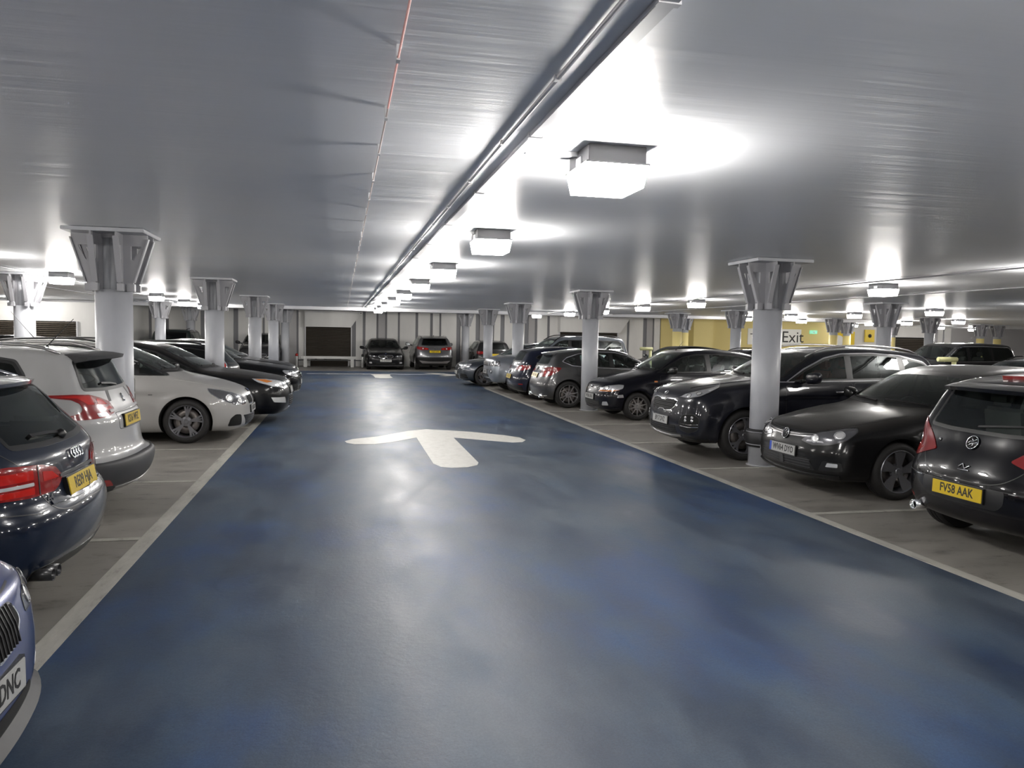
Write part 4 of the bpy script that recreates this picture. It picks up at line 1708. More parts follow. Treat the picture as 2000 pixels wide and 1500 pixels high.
SPEC = {}
SPEC['hatch'] = dict(  # mid-size five-door hatch
    L=4.255, W=1.80, H=1.452, ax=0.88, bx=3.51, r=0.318, zb=0.19, cab=(1.1, 3.95), hoodz=0.85,
    top=[(0.1, .20), (0.02, .27), (0.0, .38), (0.0, .50), (0.03, .60), (0.06, .68), (0.14, .745), (0.4, .83), (0.8, .915), (1.12, .965), (1.25, 1.0), (1.6, 1.19), (2.0, 1.36), (2.3, 1.425), (2.7, 1.452), (3.2, 1.44), (3.7, 1.385), (3.9, 1.33), (4.05, 1.13), (4.14, .98), (4.18, .86), (4.23, .75), (4.255, .6), (4.25, .42), (4.2, .27)],
    belt=[(-.3, .70), (0.5, .80), (1.1, .90), (1.6, .93), (3.2, .96), (4.4, .98)], crease=.80, scoop=.014, wtop=.72)
SPEC['small_hatch'] = dict(
    L=4.0, W=1.737, H=1.488, ax=0.80, bx=3.31, r=0.305, zb=0.2, cab=(1.0, 3.75), hoodz=0.88, kr=.17, c6r=.14,
    top=[(0.1, .20), (0.02, .3), (0.0, .42), (0.0, .52), (0.03, .62), (0.1, .72), (0.25, .82), (0.6, .93), (0.95, 1.0), (1.1, 1.04), (1.5, 1.26), (1.85, 1.41), (2.2, 1.475), (2.6, 1.488), (3.1, 1.46), (3.5, 1.405), (3.62, 1.36), (3.74, 1.16), (3.82, 1.0), (3.87, .88), (3.93, .76), (3.98, .64), (4.0, .52), (3.99, .4), (3.93, .27)],
    belt=[(-.3, .76), (0.5, .86), (1.1, .94), (2.0, .97), (3.3, 1.02), (4.2, 1.02)], crease=.82, scoop=.012, wtop=.70)
SPEC['crossover'] = dict(  # Q-type SUV with upright nose
    L=4.48, W=1.855, H=1.635, ax=0.91, bx=3.58, r=0.362, zb=0.24, cab=(1.2, 4.15), hoodz=1.0, gap=.05,
    top=[(0.14, .25), (0.03, .33), (0.0, .42), (0.0, .55), (0.02, .70), (0.05, .83), (0.12, .93), (0.35, 1.02), (0.8, 1.10), (1.2, 1.15), (1.35, 1.18), (1.7, 1.37), (2.05, 1.53), (2.4, 1.60), (2.9, 1.635), (3.4, 1.62), (3.9, 1.565), (4.05, 1.52), (4.22, 1.30), (4.3, 1.14), (4.36, 1.0), (4.43, .85), (4.48, .65), (4.46, .48), (4.38, .32)],
    belt=[(-.3, .88), (0.5, .98), (1.2, 1.05), (2.0, 1.08), (3.4, 1.13), (4.7, 1.16)], crease=.84, scoop=.016, wtop=.72, flare=.02)
SPEC['city_hatch'] = dict(
    L=3.88, W=1.67, H=1.495, ax=0.79, bx=3.27, r=0.292, zb=0.19, cab=(1.0, 3.65), hoodz=.88, c6=.2,
    top=[(0.1, .20), (0.02, .27), (0.0, .36), (0.0, .5), (0.03, .6), (0.06, .68), (0.12, .76), (0.3, .84), (0.65, .93), (0.98, 1.0), (1.1, 1.04), (1.45, 1.25), (1.8, 1.42), (2.1, 1.475), (2.5, 1.495), (3.0, 1.48), (3.4, 1.43), (3.55, 1.38), (3.68, 1.15), (3.75, 1.0), (3.8, .85), (3.86, .65), (3.88, .5), (3.86, .38), (3.8, .27)],
    belt=[(-.3, .72), (0.5, .84), (1.1, .93), (2.0, .96), (3.3, 1.0), (4.1, 1.0)], crease=.8, scoop=.01, wtop=.71)
SPEC['premium_hatch'] = dict(
    L=4.29, W=1.78, H=1.433, ax=0.89, bx=3.585, r=0.325, zb=0.19, cab=(1.1, 4.0), hoodz=.82, kr=.16, c6r=.15,
    top=[(0.1, .20), (0.02, .27), (0.0, .38), (0.0, .52), (0.03, .64), (0.1, .74), (0.3, .82), (0.8, .91), (1.15, .96), (1.28, .99), (1.65, 1.18), (2.0, 1.33), (2.35, 1.405), (2.75, 1.433), (3.2, 1.415), (3.7, 1.35), (3.88, 1.30), (4.02, 1.12), (4.1, 1.0), (4.14, .90), (4.2, .8), (4.27, .62), (4.29, .5), (4.27, .38), (4.2, .26)],
    belt=[(-.3, .70), (0.5, .82), (1.1, .89), (2.0, .92), (3.4, .97), (4.5, 1.0)], crease=.80, scoop=.018, wtop=.70)
SPEC['off_roader'] = dict(
    L=4.5, W=1.91, H=1.74, ax=0.87, bx=3.53, r=0.365, zb=0.3, cab=(1.2, 4.3), hoodz=1.0, gap=.05, kf=.1, c6=.1, kr=.06, c6r=.05,
    top=[(0.1, .32), (0.02, .42), (0.0, .5), (0.0, .65), (0.01, .80), (0.03, .93), (0.08, 1.02), (0.3, 1.07), (0.8, 1.12), (1.2, 1.16), (1.33, 1.2), (1.7, 1.44), (2.0, 1.63), (2.25, 1.70), (2.8, 1.735), (3.4, 1.74), (4.0, 1.71), (4.22, 1.66), (4.34, 1.42), (4.4, 1.2), (4.43, 1.05), (4.47, .85), (4.5, .65), (4.48, .5), (4.4, .36)],
    belt=[(-.3, .97), (0.5, 1.03), (1.2, 1.08), (2.0, 1.1), (3.4, 1.12), (4.7, 1.12)], crease=.86, scoop=.012, wtop=.78)
SPEC['saloon'] = dict(
    L=4.92, W=1.852, H=1.468, ax=0.84, bx=3.78, r=0.34, zb=0.18, cab=(1.25, 4.3), hoodz=.82,
    top=[(0.1, .19), (0.02, .26), (0.0, .36), (0.0, .5), (0.02, .62), (0.07, .72), (0.25, .80), (0.7, .88), (1.2, .95), (1.4, .985), (1.8, 1.19), (2.2, 1.37), (2.55, 1.44), (2.95, 1.468), (3.4, 1.44), (3.8, 1.34), (4.2, 1.16), (4.4, 1.08), (4.7, 1.06), (4.82, 1.03), (4.86, .92), (4.9, .75), (4.92, .6), (4.9, .42), (4.83, .26)],
    belt=[(-.3, .70), (0.5, .81), (1.2, .88), (2.0, .92), (3.6, .96), (5.1, .98)], crease=.80, scoop=.014, wtop=.69)
SPEC['estate'] = dict(
    L=4.70, W=1.826, H=1.436, ax=0.87, bx=3.68, r=0.325, zb=0.19, cab=(1.2, 4.35), hoodz=.82, kr=.18, c6r=.14,
    top=[(0.1, .20), (0.02, .27), (0.0, .38), (0.0, .52), (0.03, .64), (0.1, .74), (0.3, .82), (0.8, .91), (1.2, .96), (1.35, .99), (1.75, 1.2), (2.1, 1.35), (2.45, 1.415), (2.9, 1.436), (3.5, 1.43), (4.0, 1.395), (4.17, 1.35), (4.38, 1.14), (4.52, 1.0), (4.58, .93), (4.61, .82), (4.63, .70), (4.69, .60), (4.7, .48), (4.67, .35), (4.6, .24)],
    belt=[(-.3, .70), (0.5, .82), (1.2, .89), (2.0, .92), (3.6, .95), (4.9, .96)], crease=.82, scoop=.014, wtop=.70)
SPEC['urban_suv'] = dict(
    L=4.16, W=1.74, H=1.556, ax=0.83, bx=3.37, r=0.325, zb=0.23, cab=(1.05, 3.9), hoodz=.95, gap=.05, kr=.16, c6r=.14,
    top=[(0.1, .24), (0.02, .32), (0.0, .45), (0.0, .6), (0.04, .75), (0.12, .85), (0.4, .94), (0.8, 1.0), (1.05, 1.04), (1.2, 1.08), (1.55, 1.29), (1.9, 1.44), (2.2, 1.5), (2.6, 1.52), (2.8, 1.54), (3.2, 1.545), (3.6, 1.51), (3.72, 1.475), (3.86, 1.22), (3.94, 1.07), (3.98, .99), (4.03, .9), (4.04, .78), (4.06, .62), (4.09, .56), (4.16, .53), (4.16, .42), (4.1, .30)],
    belt=[(-.3, .8), (0.5, .92), (1.1, .98), (2.0, 1.0), (3.3, 1.04), (4.4, 1.06)], crease=.80, scoop=.014, wtop=.72, flare=.02)
SPEC['people_carrier'] = dict(
    L=4.342, W=1.80, H=1.555, ax=0.87, bx=3.54, r=0.335, zb=0.17, cab=(1.0, 4.05), hoodz=.88, kf=.2, c6=.2,
    top=[(0.12, .18), (0.04, .24), (0.0, .33), (0.0, .5), (0.01, .60), (0.05, .70), (0.14, .79), (0.4, .89), (0.75, .975), (1.0, 1.03), (1.12, 1.07), (1.5, 1.27), (1.9, 1.44), (2.3, 1.525), (2.7, 1.555), (3.2, 1.545), (3.7, 1.48), (3.88, 1.43), (4.05, 1.18), (4.15, 1.0), (4.22, .85), (4.3, .7), (4.34, .55), (4.32, .38), (4.25, .24)],
    belt=[(-.3, .76), (0.5, .88), (1.1, .97), (2.0, .99), (3.4, 1.03), (4.6, 1.05)], crease=.78, scoop=.014, wtop=.70)
SPEC['big_hatch'] = dict(
    L=4.78, W=1.886, H=1.50, ax=0.97, bx=3.82, r=0.335, zb=0.18, cab=(1.2, 4.4), hoodz=.86,
    top=[(0.12, .19), (0.04, .26), (0.0, .36), (0.0, .52), (0.02, .64), (0.06, .75), (0.15, .82), (0.5, .90), (0.95, .965), (1.25, 1.0), (1.4, 1.03), (1.8, 1.23), (2.2, 1.40), (2.6, 1.475), (3.0, 1.50), (3.5, 1.47), (3.9, 1.38), (4.3, 1.2), (4.55, 1.09), (4.66, 1.04), (4.7, .92), (4.74, .75), (4.78, .6), (4.76, .42), (4.7, .26)],
    belt=[(-.3, .76), (0.5, .86), (1.2, .93), (2.0, .95), (3.6, .99), (5.0, 1.0)], crease=.8, scoop=.014, wtop=.70)

DLO = {
    'hatch': ([(1.42, .965), (1.72, 1.13), (2.05, 1.29), (2.35, 1.36), (2.85, 1.375), (3.35, 1.345), (3.66, 1.27), (3.74, 1.2), (3.62, 1.03), (3.3, 1.0), (2.3, .975)], [((2.42, .9), (2.46, 1.5)), ((3.33, .9), (3.33, 1.5))]),
    'small_hatch': ([(1.25, 1.0), (1.55, 1.17), (1.85, 1.32), (2.15, 1.385), (2.6, 1.40), (3.1, 1.365), (3.45, 1.27), (3.3, 1.09), (2.9, 1.045), (2.2, 1.015)], [((2.42, .9), (2.45, 1.5))]),
    'crossover': ([(1.56, 1.13), (1.85, 1.30), (2.2, 1.46), (2.5, 1.525), (3.0, 1.54), (3.5, 1.51), (3.88, 1.42), (3.95, 1.35), (3.78, 1.2), (3.4, 1.17), (2.4, 1.145)], [((2.55, 1.0), (2.60, 1.7)), ((3.48, 1.0), (3.48, 1.7))]),
    'city_hatch': ([(1.2, .985), (1.5, 1.17), (1.8, 1.33), (2.1, 1.395), (2.6, 1.405), (3.1, 1.38), (3.42, 1.3), (3.32, 1.05), (2.8, 1.02), (2.0, 1.0)], [((2.37, .9), (2.37, 1.5))]),
    'premium_hatch': ([(1.45, .95), (1.75, 1.10), (2.1, 1.27), (2.4, 1.335), (2.85, 1.345), (3.3, 1.30), (3.62, 1.2), (3.72, 1.12), (3.5, 1.03), (3.2, 1.0), (2.3, .965)], [((2.5, .9), (2.52, 1.5)), ((3.35, .9), (3.35, 1.5))]),
    'off_roader': ([(1.5, 1.13), (1.8, 1.35), (2.1, 1.56), (2.3, 1.61), (3.0, 1.625), (4.0, 1.6), (4.12, 1.52), (4.2, 1.17), (3.3, 1.16), (2.2, 1.14)], [((2.42, 1.0), (2.44, 1.8)), ((3.35, 1.0), (3.30, 1.8))]),
    'saloon': ([(1.55, .95), (1.95, 1.14), (2.3, 1.30), (2.65, 1.365), (3.05, 1.375), (3.5, 1.33), (3.9, 1.2), (4.05, 1.1), (3.9, 1.02), (3.4, .99), (2.4, .965)], [((2.65, .9), (2.68, 1.5)), ((3.55, .9), (3.5, 1.5))]),
    'estate': ([(1.5, .945), (1.85, 1.12), (2.2, 1.27), (2.5, 1.34), (3.0, 1.355), (3.7, 1.34), (4.1, 1.28), (4.22, 1.22), (4.28, 1.05), (4.2, .99), (3.3, .97), (2.3, .955)], [((2.58, .9), (2.6, 1.5)), ((3.45, .9), (3.45, 1.5))]),
    'urban_suv': ([(1.35, 1.04), (1.65, 1.2), (1.95, 1.36), (2.2, 1.42), (2.7, 1.45), (3.1, 1.45), (3.28, 1.42), (3.36, 1.3), (3.4, 1.12), (3.3, 1.08), (2.2, 1.05)], [((2.35, .9), (2.37, 1.6))]),
    'people_carrier': ([(1.12, 1.02), (1.45, 1.2), (1.85, 1.38), (2.2, 1.45), (2.7, 1.475), (3.3, 1.44), (3.7, 1.34), (3.82, 1.25), (3.65, 1.1), (3.2, 1.07), (2.2, 1.04)], [((1.55, .9), (1.62, 1.6)), ((2.55, .9), (2.57, 1.6)), ((3.35, .9), (3.35, 1.6))]),
    'big_hatch': ([(1.6, .985), (1.95, 1.15), (2.3, 1.32), (2.65, 1.395), (3.1, 1.41), (3.6, 1.36), (4.0, 1.24), (4.15, 1.14), (4.0, 1.05), (3.5, 1.02), (2.4, .995)], [((2.65, .9), (2.68, 1.5)), ((3.6, .9), (3.55, 1.5))]),
}
WS = {'hatch': (1.24, 2.02), 'small_hatch': (1.1, 1.88), 'crossover': (1.35, 2.1), 'city_hatch': (1.1, 1.82), 'premium_hatch': (1.28, 2.04), 'off_roader': (1.33, 2.02), 'saloon': (1.4, 2.28), 'estate': (1.36, 2.15), 'urban_suv': (1.2, 1.93), 'people_carrier': (1.12, 1.98), 'big_hatch': (1.4, 2.28)}
RW = {'hatch': (1.0, 1.31, .60, .50), 'small_hatch': (.99, 1.35, .60, .50), 'crossover': (1.17, 1.49, .64, .54), 'city_hatch': (1.02, 1.36, .6, .5), 'premium_hatch': (1.02, 1.29, .56, .48), 'off_roader': (1.18, 1.6, .68, .64), 'saloon': (1.09, 1.33, .6, .5), 'estate': (1.0, 1.33, .62, .53), 'urban_suv': (1.16, 1.43, .66, .585), 'people_carrier': (1.07, 1.4, .62, .52), 'big_hatch': (1.1, 1.38, .62, .5)}
for k_, v_ in SPEC.items():
    v_.setdefault('plan', plan(v_['L']))


def start_car(kind, label, pm, loc, rz, detail=1.0, tint_all=False, trim=None, group='parked cars', spec_over=None, glass=('window_glass', 'privacy_glass'), rear_glass='window_glass'):
    sp = dict(SPEC[kind])
    if spec_over:
        sp.update(spec_over)
    c_ = Car(sp, label, pm, loc, rz, detail=detail, group=group)
    c_.kind = kind
    c_.windscreen(*WS[kind])
    z0, z1, w0, w1 = RW[kind]
    c_.rear_window(z0, z1, w0, w1, glass=rear_glass, dip=0.015)
    dlo, sp_ = DLO[kind]
    c_.side_windows(dlo, sp_, trim=trim, glass=glass)
    return c_


def bonnet(c_, pts, w_=0.007):
    """shut line of the bonnet, given in top projection (x, y>0 half)"""
    for sg in (-1, 1):
        c_.strip('bonnet_seam', ('top',), c_.smooth_line([(x, sg * y) for x, y in pts]), w_, 'black_trim', off=0.0012, skirt=0.001)


def doors(c_, fd, rd=None, handle=None, hz=None, chrome_handle=False):
    for sg in (-1, 1):
        c_.door(sg, fd, handle[0], handle[1], chrome_handle)
        if rd:
            c_.door(sg, rd, handle[2], handle[3], chrome_handle)


def lamp_pair(c_, name, proj, poly, m_, r=0.02, off=0.004, extras=(), bezel=None):
    """mirror a wrap-round lamp polygon (degrees, z) to both sides with inner features"""
    outs = []
    for sg in (-1, 1):
        pg = [(sg * a, b_) for a, b_ in poly]
        o = c_.patch(name, proj, pg, m_, off=off, border=0.008 if bezel else 0.0, bm_=bezel, r=r, deg=True, skirt=0.008)
        for e in extras:
            if e[0] == 'spot':
                c_.spot('lamp_lens', proj, sg * e[1], e[2], e[3], e[4], parent=o, off=off + 0.0005, deg=True, ring=e[5] if len(e) > 5 else None, depth=0.004)
            elif e[0] == 'poly':
                c_.patch(e[3] if len(e) > 3 else 'lamp_section', proj, [(sg * a, b_) for a, b_ in e[1]], e[2], off=off + 0.0022, r=0.008, deg=True, parent=o, skirt=0.001)
        outs.append(o)
    return outs


def front_bits(c_, fog=None):
    pass


def roundel(c_, proj, u, v, r=0.041, parent=None):
    M = c_.place(proj, u, v, 0.012)
    q = MB()
    q.lathe([(0.0001, 0.004), (r * 0.72, 0.004), (r * 0.74, 0.0), (r * 0.72, -0.01)], 28)
    b_ = q.build('badge', 'chrome', parent or c_.root)
    b_.matrix_local = M
    q = MB()
    q.lathe([(r * 0.72, 0.003), (r * 0.76, 0.007), (r, 0.006), (r, -0.012), (r * 0.72, -0.012)], 28, close=True)
    q.build('badge_ring', 'black_trim', b_)
    for k in (0, 2):
        q = MB()
        a0 = k * math.pi / 2 + math.pi / 2
        q.prism([(0, 0, 0.004)] + [(r * 0.7 * math.cos(a0 + math.pi / 2 * t / 6), r * 0.7 * math.sin(a0 + math.pi / 2 * t / 6), 0.004) for t in range(7)], (0, 0, 0.0015))
        q.build('blue_quarter', 'badge_blue', b_)
    return b_


def ring_badge(c_, proj, u, v, r, inner, parent=None, off=0.012, ringw=0.16):
    """chrome ring with strokes given as line segments in unit-circle coordinates"""
    M = c_.place(proj, u, v, off)
    q = MB()
    q.lathe([(r * (1 - ringw), 0.0), (r * (1 - ringw / 2), 0.005), (r, 0.0), (r * (1 - ringw / 2), -0.006)], 32, close=True)
    b_ = q.build('badge', 'chrome', parent or c_.root)
    b_.matrix_local = M
    q = MB()
    q.lathe([(0.0001, -0.002), (r * 0.95, -0.002), (r * 0.95, -0.014)], 24)
    q.build('badge_backing', 'black_trim', b_)
    q = MB()
    for seg_ in inner:
        pts = [(a * r, b2 * r, 0.001) for a, b2 in seg_]
        q.tube(pts, r * 0.075, 6)
    if inner:
        q.build('emblem', 'chrome', b_)
    return b_


def stroke_badge(c_, proj, u, v, strokes, r, size, m_='chrome', off=0.006, name='badge', parent=None):
    M = c_.place(proj, u, v, off)
    q = MB()
    for seg_ in strokes:
        q.tube([(a * size, b2 * size, 0.0) for a, b2 in seg_], r, 6)
    b_ = q.build(name, m_, parent or c_.root)
    b_.matrix_local = M
    return b_


def bars(c_, name, proj, x0, x1, zs, th, m_, off=0.007, parent=None, bow=0.0, deg=False, x_fn=None):
    for z_ in zs:
        a, b_ = (x0, x1) if x_fn is None else x_fn(z_)
        n = 8
        line = [(a + (b_ - a) * t / n, z_ + bow * (1 - (2 * t / n - 1) ** 2)) for t in range(n + 1)]
        c_.strip(name, proj, line, th, m_, off=off, parent=parent, deg=deg, skirt=0.006)


def exhaust(c_, y_, z_, r=0.035, m_='chrome', n=1, flat=1.0):
    for k in range(n):
        q = MB()
        x_ = c_.L / 2
        yy = y_ + k * r * 2.6
        xe = c_.xr(max(z_, 0.33)) - c_.L / 2 - 0.03
        q.lathe([(r * 0.86, xe - 0.12), (r * 0.86, xe + 0.012), (r, xe + 0.015), (r, xe - 0.12)], 20, axis='X', c=(0, yy, z_), close=True)
        q.lathe([(0.0001, xe - 0.08), (r * 0.88, xe - 0.08)], 16, axis='X', c=(0, yy, z_), mi=1)
        q.build('exhaust_pipe', [m_, 'arch_liner'], c_.root)
# ------------------------------------------------------------------ individual cars
def car_dark_hatch(loc, rz):
    pm = paint('dust_black_paint', (0.0035, 0.0035, 0.004), 0.0, 0.45, dusty=0.15)
    c_ = start_car('hatch', 'dusty black five-door hatchback, nose out, white plate WV64 DYO', pm, loc, rz, glass=('window_glass', 'window_glass'))
    g = c_.patch('grille', ('cf',), [(-31, .655), (0, .62), (31, .655), (33, .70), (0, .672), (-33, .70)], 'black_trim', off=.003, r=.01, deg=True)
    for dz in (0.0, 0.024):
        c_.strip('grille_bar', ('cf',), [(-31, .664 + dz), (-15, .642 + dz), (0, .635 + dz), (15, .642 + dz), (31, .664 + dz)], .005, 'alloy_silver', off=.006, deg=True, parent=g)
    V_ = [[(-.62, .62), (-.18, -.62), (.0, -.1), (.18, -.62), (.62, .62)], [(-.3, .85), (0, .18), (.3, .85)]]
    ring_badge(c_, ('front',), 0, .645, .065, V_)
    lamp_pair(c_, 'headlight', ('cf',), [(19, .60), (24, .665), (34, .72), (50, .775), (58, .785), (58.5, .74), (52, .655), (42, .59), (30, .565)], 'lamp_smoke', bezel='black_trim', off=.004,
              extras=[('spot', 31, .64, .042, 'lamp_bright', 'lamp_clear'), ('spot', 47, .70, .05, 'lamp_bright', 'lamp_clear'), ('poly', [(24, .60), (38, .605), (37, .622), (25, .62)], 'lamp_clear')])
    g = c_.patch('lower_grille', ('cf',), [(-33, .29), (33, .29), (27, .42), (-27, .42)], 'black_trim', off=.003, r=.02, deg=True)
    bars(c_, 'grille_bar', ('cf',), -29, 29, (.315, .345, .375, .40), .009, 'grey_plastic', off=.007, parent=g, deg=True)
    c_.patch('radar_sensor', ('cf',), [(-2.5, .31), (2.5, .31), (2, .40), (-2, .40)], 'grey_plastic', off=.014, deg=True, r=.01)
    for sg in (-1, 1):
        fo = c_.patch('fog_light', ('cf',), [(sg * 35, .30), (sg * 50, .32), (sg * 49, .41), (sg * 38, .415)], 'black_trim', off=.003, deg=True, r=.02)
        c_.patch('lamp_section', ('cf',), [(sg * 40, .355), (sg * 47, .36), (sg * 47, .40), (sg * 41, .40)], 'lamp_bright', off=.006, deg=True, r=.008, parent=fo)
    c_.strip('splitter', ('cf',), [(-48, .255), (-25, .235), (0, .23), (25, .235), (48, .255)], .03, 'black_trim', off=.018, deg=True, skirt=.02)
    c_.plate('front', .47, 'WV64 DYO', False, True)
    bonnet(c_, [(0.2, .50), (.5, .66), (.9, .72), (1.15, .73)])
    c_.strip('bonnet_seam', ('cf',), [(-30, .712), (-15, .70), (0, .695), (15, .70), (30, .712)], .006, 'black_trim', off=.0015, deg=True)
    doors(c_, [(1.4, .28), (2.42, .28), (2.42, .95), (1.42, .93)], [(2.44, .28), (3.1, .30), (3.3, .6), (3.36, .98), (2.44, .95)], (2.25, .82, 3.15, .84))
    c_.mirror(1.62, .98)
    lamp_pair(c_, 'tail_light', ('cr',), [(24, .78), (26, .88), (52, .92), (52, .80), (40, .76)], 'lamp_red')
    c_.plate('rear', .55, 'WV64 DYO', True)
    c_.aerial(3.5, .18)
    c_.body()
    c_.cabin()
    c_.wheels('blade', 'alloy_grey', .235)
    return c_


def car_black_tail(loc, rz):
    pm = paint('gloss_black_paint', (0.0015, 0.0015, 0.003), 0.0, 0.25)
    c_ = start_car('small_hatch', 'glossy black three-door hatchback, tail out, yellow plate FV58 AAK', pm, loc, rz, glass=('window_glass', 'window_glass'))
    c_.spoiler(3.66, .56, pm, depth=.12, drop=.03, th=.03)
    c_.strip('brake_strip', ('rear',), [(-.2, 1.435), (0, 1.44), (.2, 1.435)], .03, 'lamp_red', off=.03, skirt=.02)
    lamp_pair(c_, 'tail_light', ('cr',), [(26, .80), (38, .93), (52, 1.05), (60, 1.03), (57, .9), (52, .74), (44, .70)], 'lamp_red', r=.03, bezel=None, off=.006,
              extras=[('spot', 50, .86, .04, 'lamp_clear'), ('poly', [(44, .74), (50, .76), (50, .80), (40, .79)], 'lamp_red_bright')])
    G = [[(-.7, -.2), (-.3, .15), (.1, .1), (.5, .45), (.7, .4)], [(-.5, -.5), (-.1, -.2), (.3, -.15), (.75, .05)], [(-.2, .6), (.0, .3), (.2, .2)], [(.1, -.5), (.25, -.2)]]
    ring_badge(c_, ('rear',), 0, .90, .062, G)
    stroke_badge(c_, ('rear',), 0.02, .70, [[(-.55, 0), (-.2, .3), (.1, -.1), (.5, .2)], [(-.5, -.25), (.55, -.2)]], .006, .1)
    c_.strip('tailgate_seam', ('rear',), c_.smooth_line([(-.56, 1.0), (-.58, .86), (-.50, .72), (-.35, .62), (0, .60), (.35, .62), (.50, .72), (.58, .86), (.56, 1.0)]), .007, 'black_trim', off=.0016)
    c_.patch('plate_recess', ('rear',), [(-.36, .41), (.36, .41), (.42, .47), (.42, .57), (-.42, .57), (-.42, .47)], 'black_trim', off=.003, r=.03)
    c_.plate('rear', .505, 'FV58 AAK', True, w_=.52)
    c_.strip('bumper_seam', ('cr',), [(-58, .585), (-45, .575), (-30, .57), (0, .57), (30, .57), (45, .575), (58, .585)], .006, 'black_trim', off=.0016, deg=True)
    for sg in (-1, 1):
        c_.strip('bumper_crease', ('cr',), [(sg * 28, .565), (sg * 40, .56), (sg * 52, .55)], .008, 'chrome', off=.002, deg=True)
        c_.patch('reflector', ('cr',), [(sg * 40, .33), (sg * 47, .335), (sg * 47, .365), (sg * 40, .36)], 'lamp_red', off=.003, deg=True, r=.006)
    exhaust(c_, -0.54, .27, .042)
    c_.strip('rear_wiper', ('rear',), [(0, 1.03), (.18, 1.05), (.4, 1.07)], .014, 'black_trim', off=.02, skirt=0)
    stroke_badge(c_, ('rear',), -.38, .88, [[(-.3, -.3), (-.3, .3)], [(0, -.3), (.2, 0), (0, .3)]], .004, .04, name='model_letters')
    doors(c_, [(1.3, .28), (2.5, .28), (2.52, 1.0), (1.32, .97)], None, (2.3, .86))
    c_.mirror(1.45, 1.02)
    lamp_pair(c_, 'headlight', ('cf',), [(24, .66), (40, .82), (54, .86), (50, .70), (36, .62)], 'lamp_smoke')
    c_.plate('front', .48, 'FV58 AAK', False)
    c_.body()
    c_.cabin()
    c_.wheels('twin', 'alloy_grey', .21)
    return c_


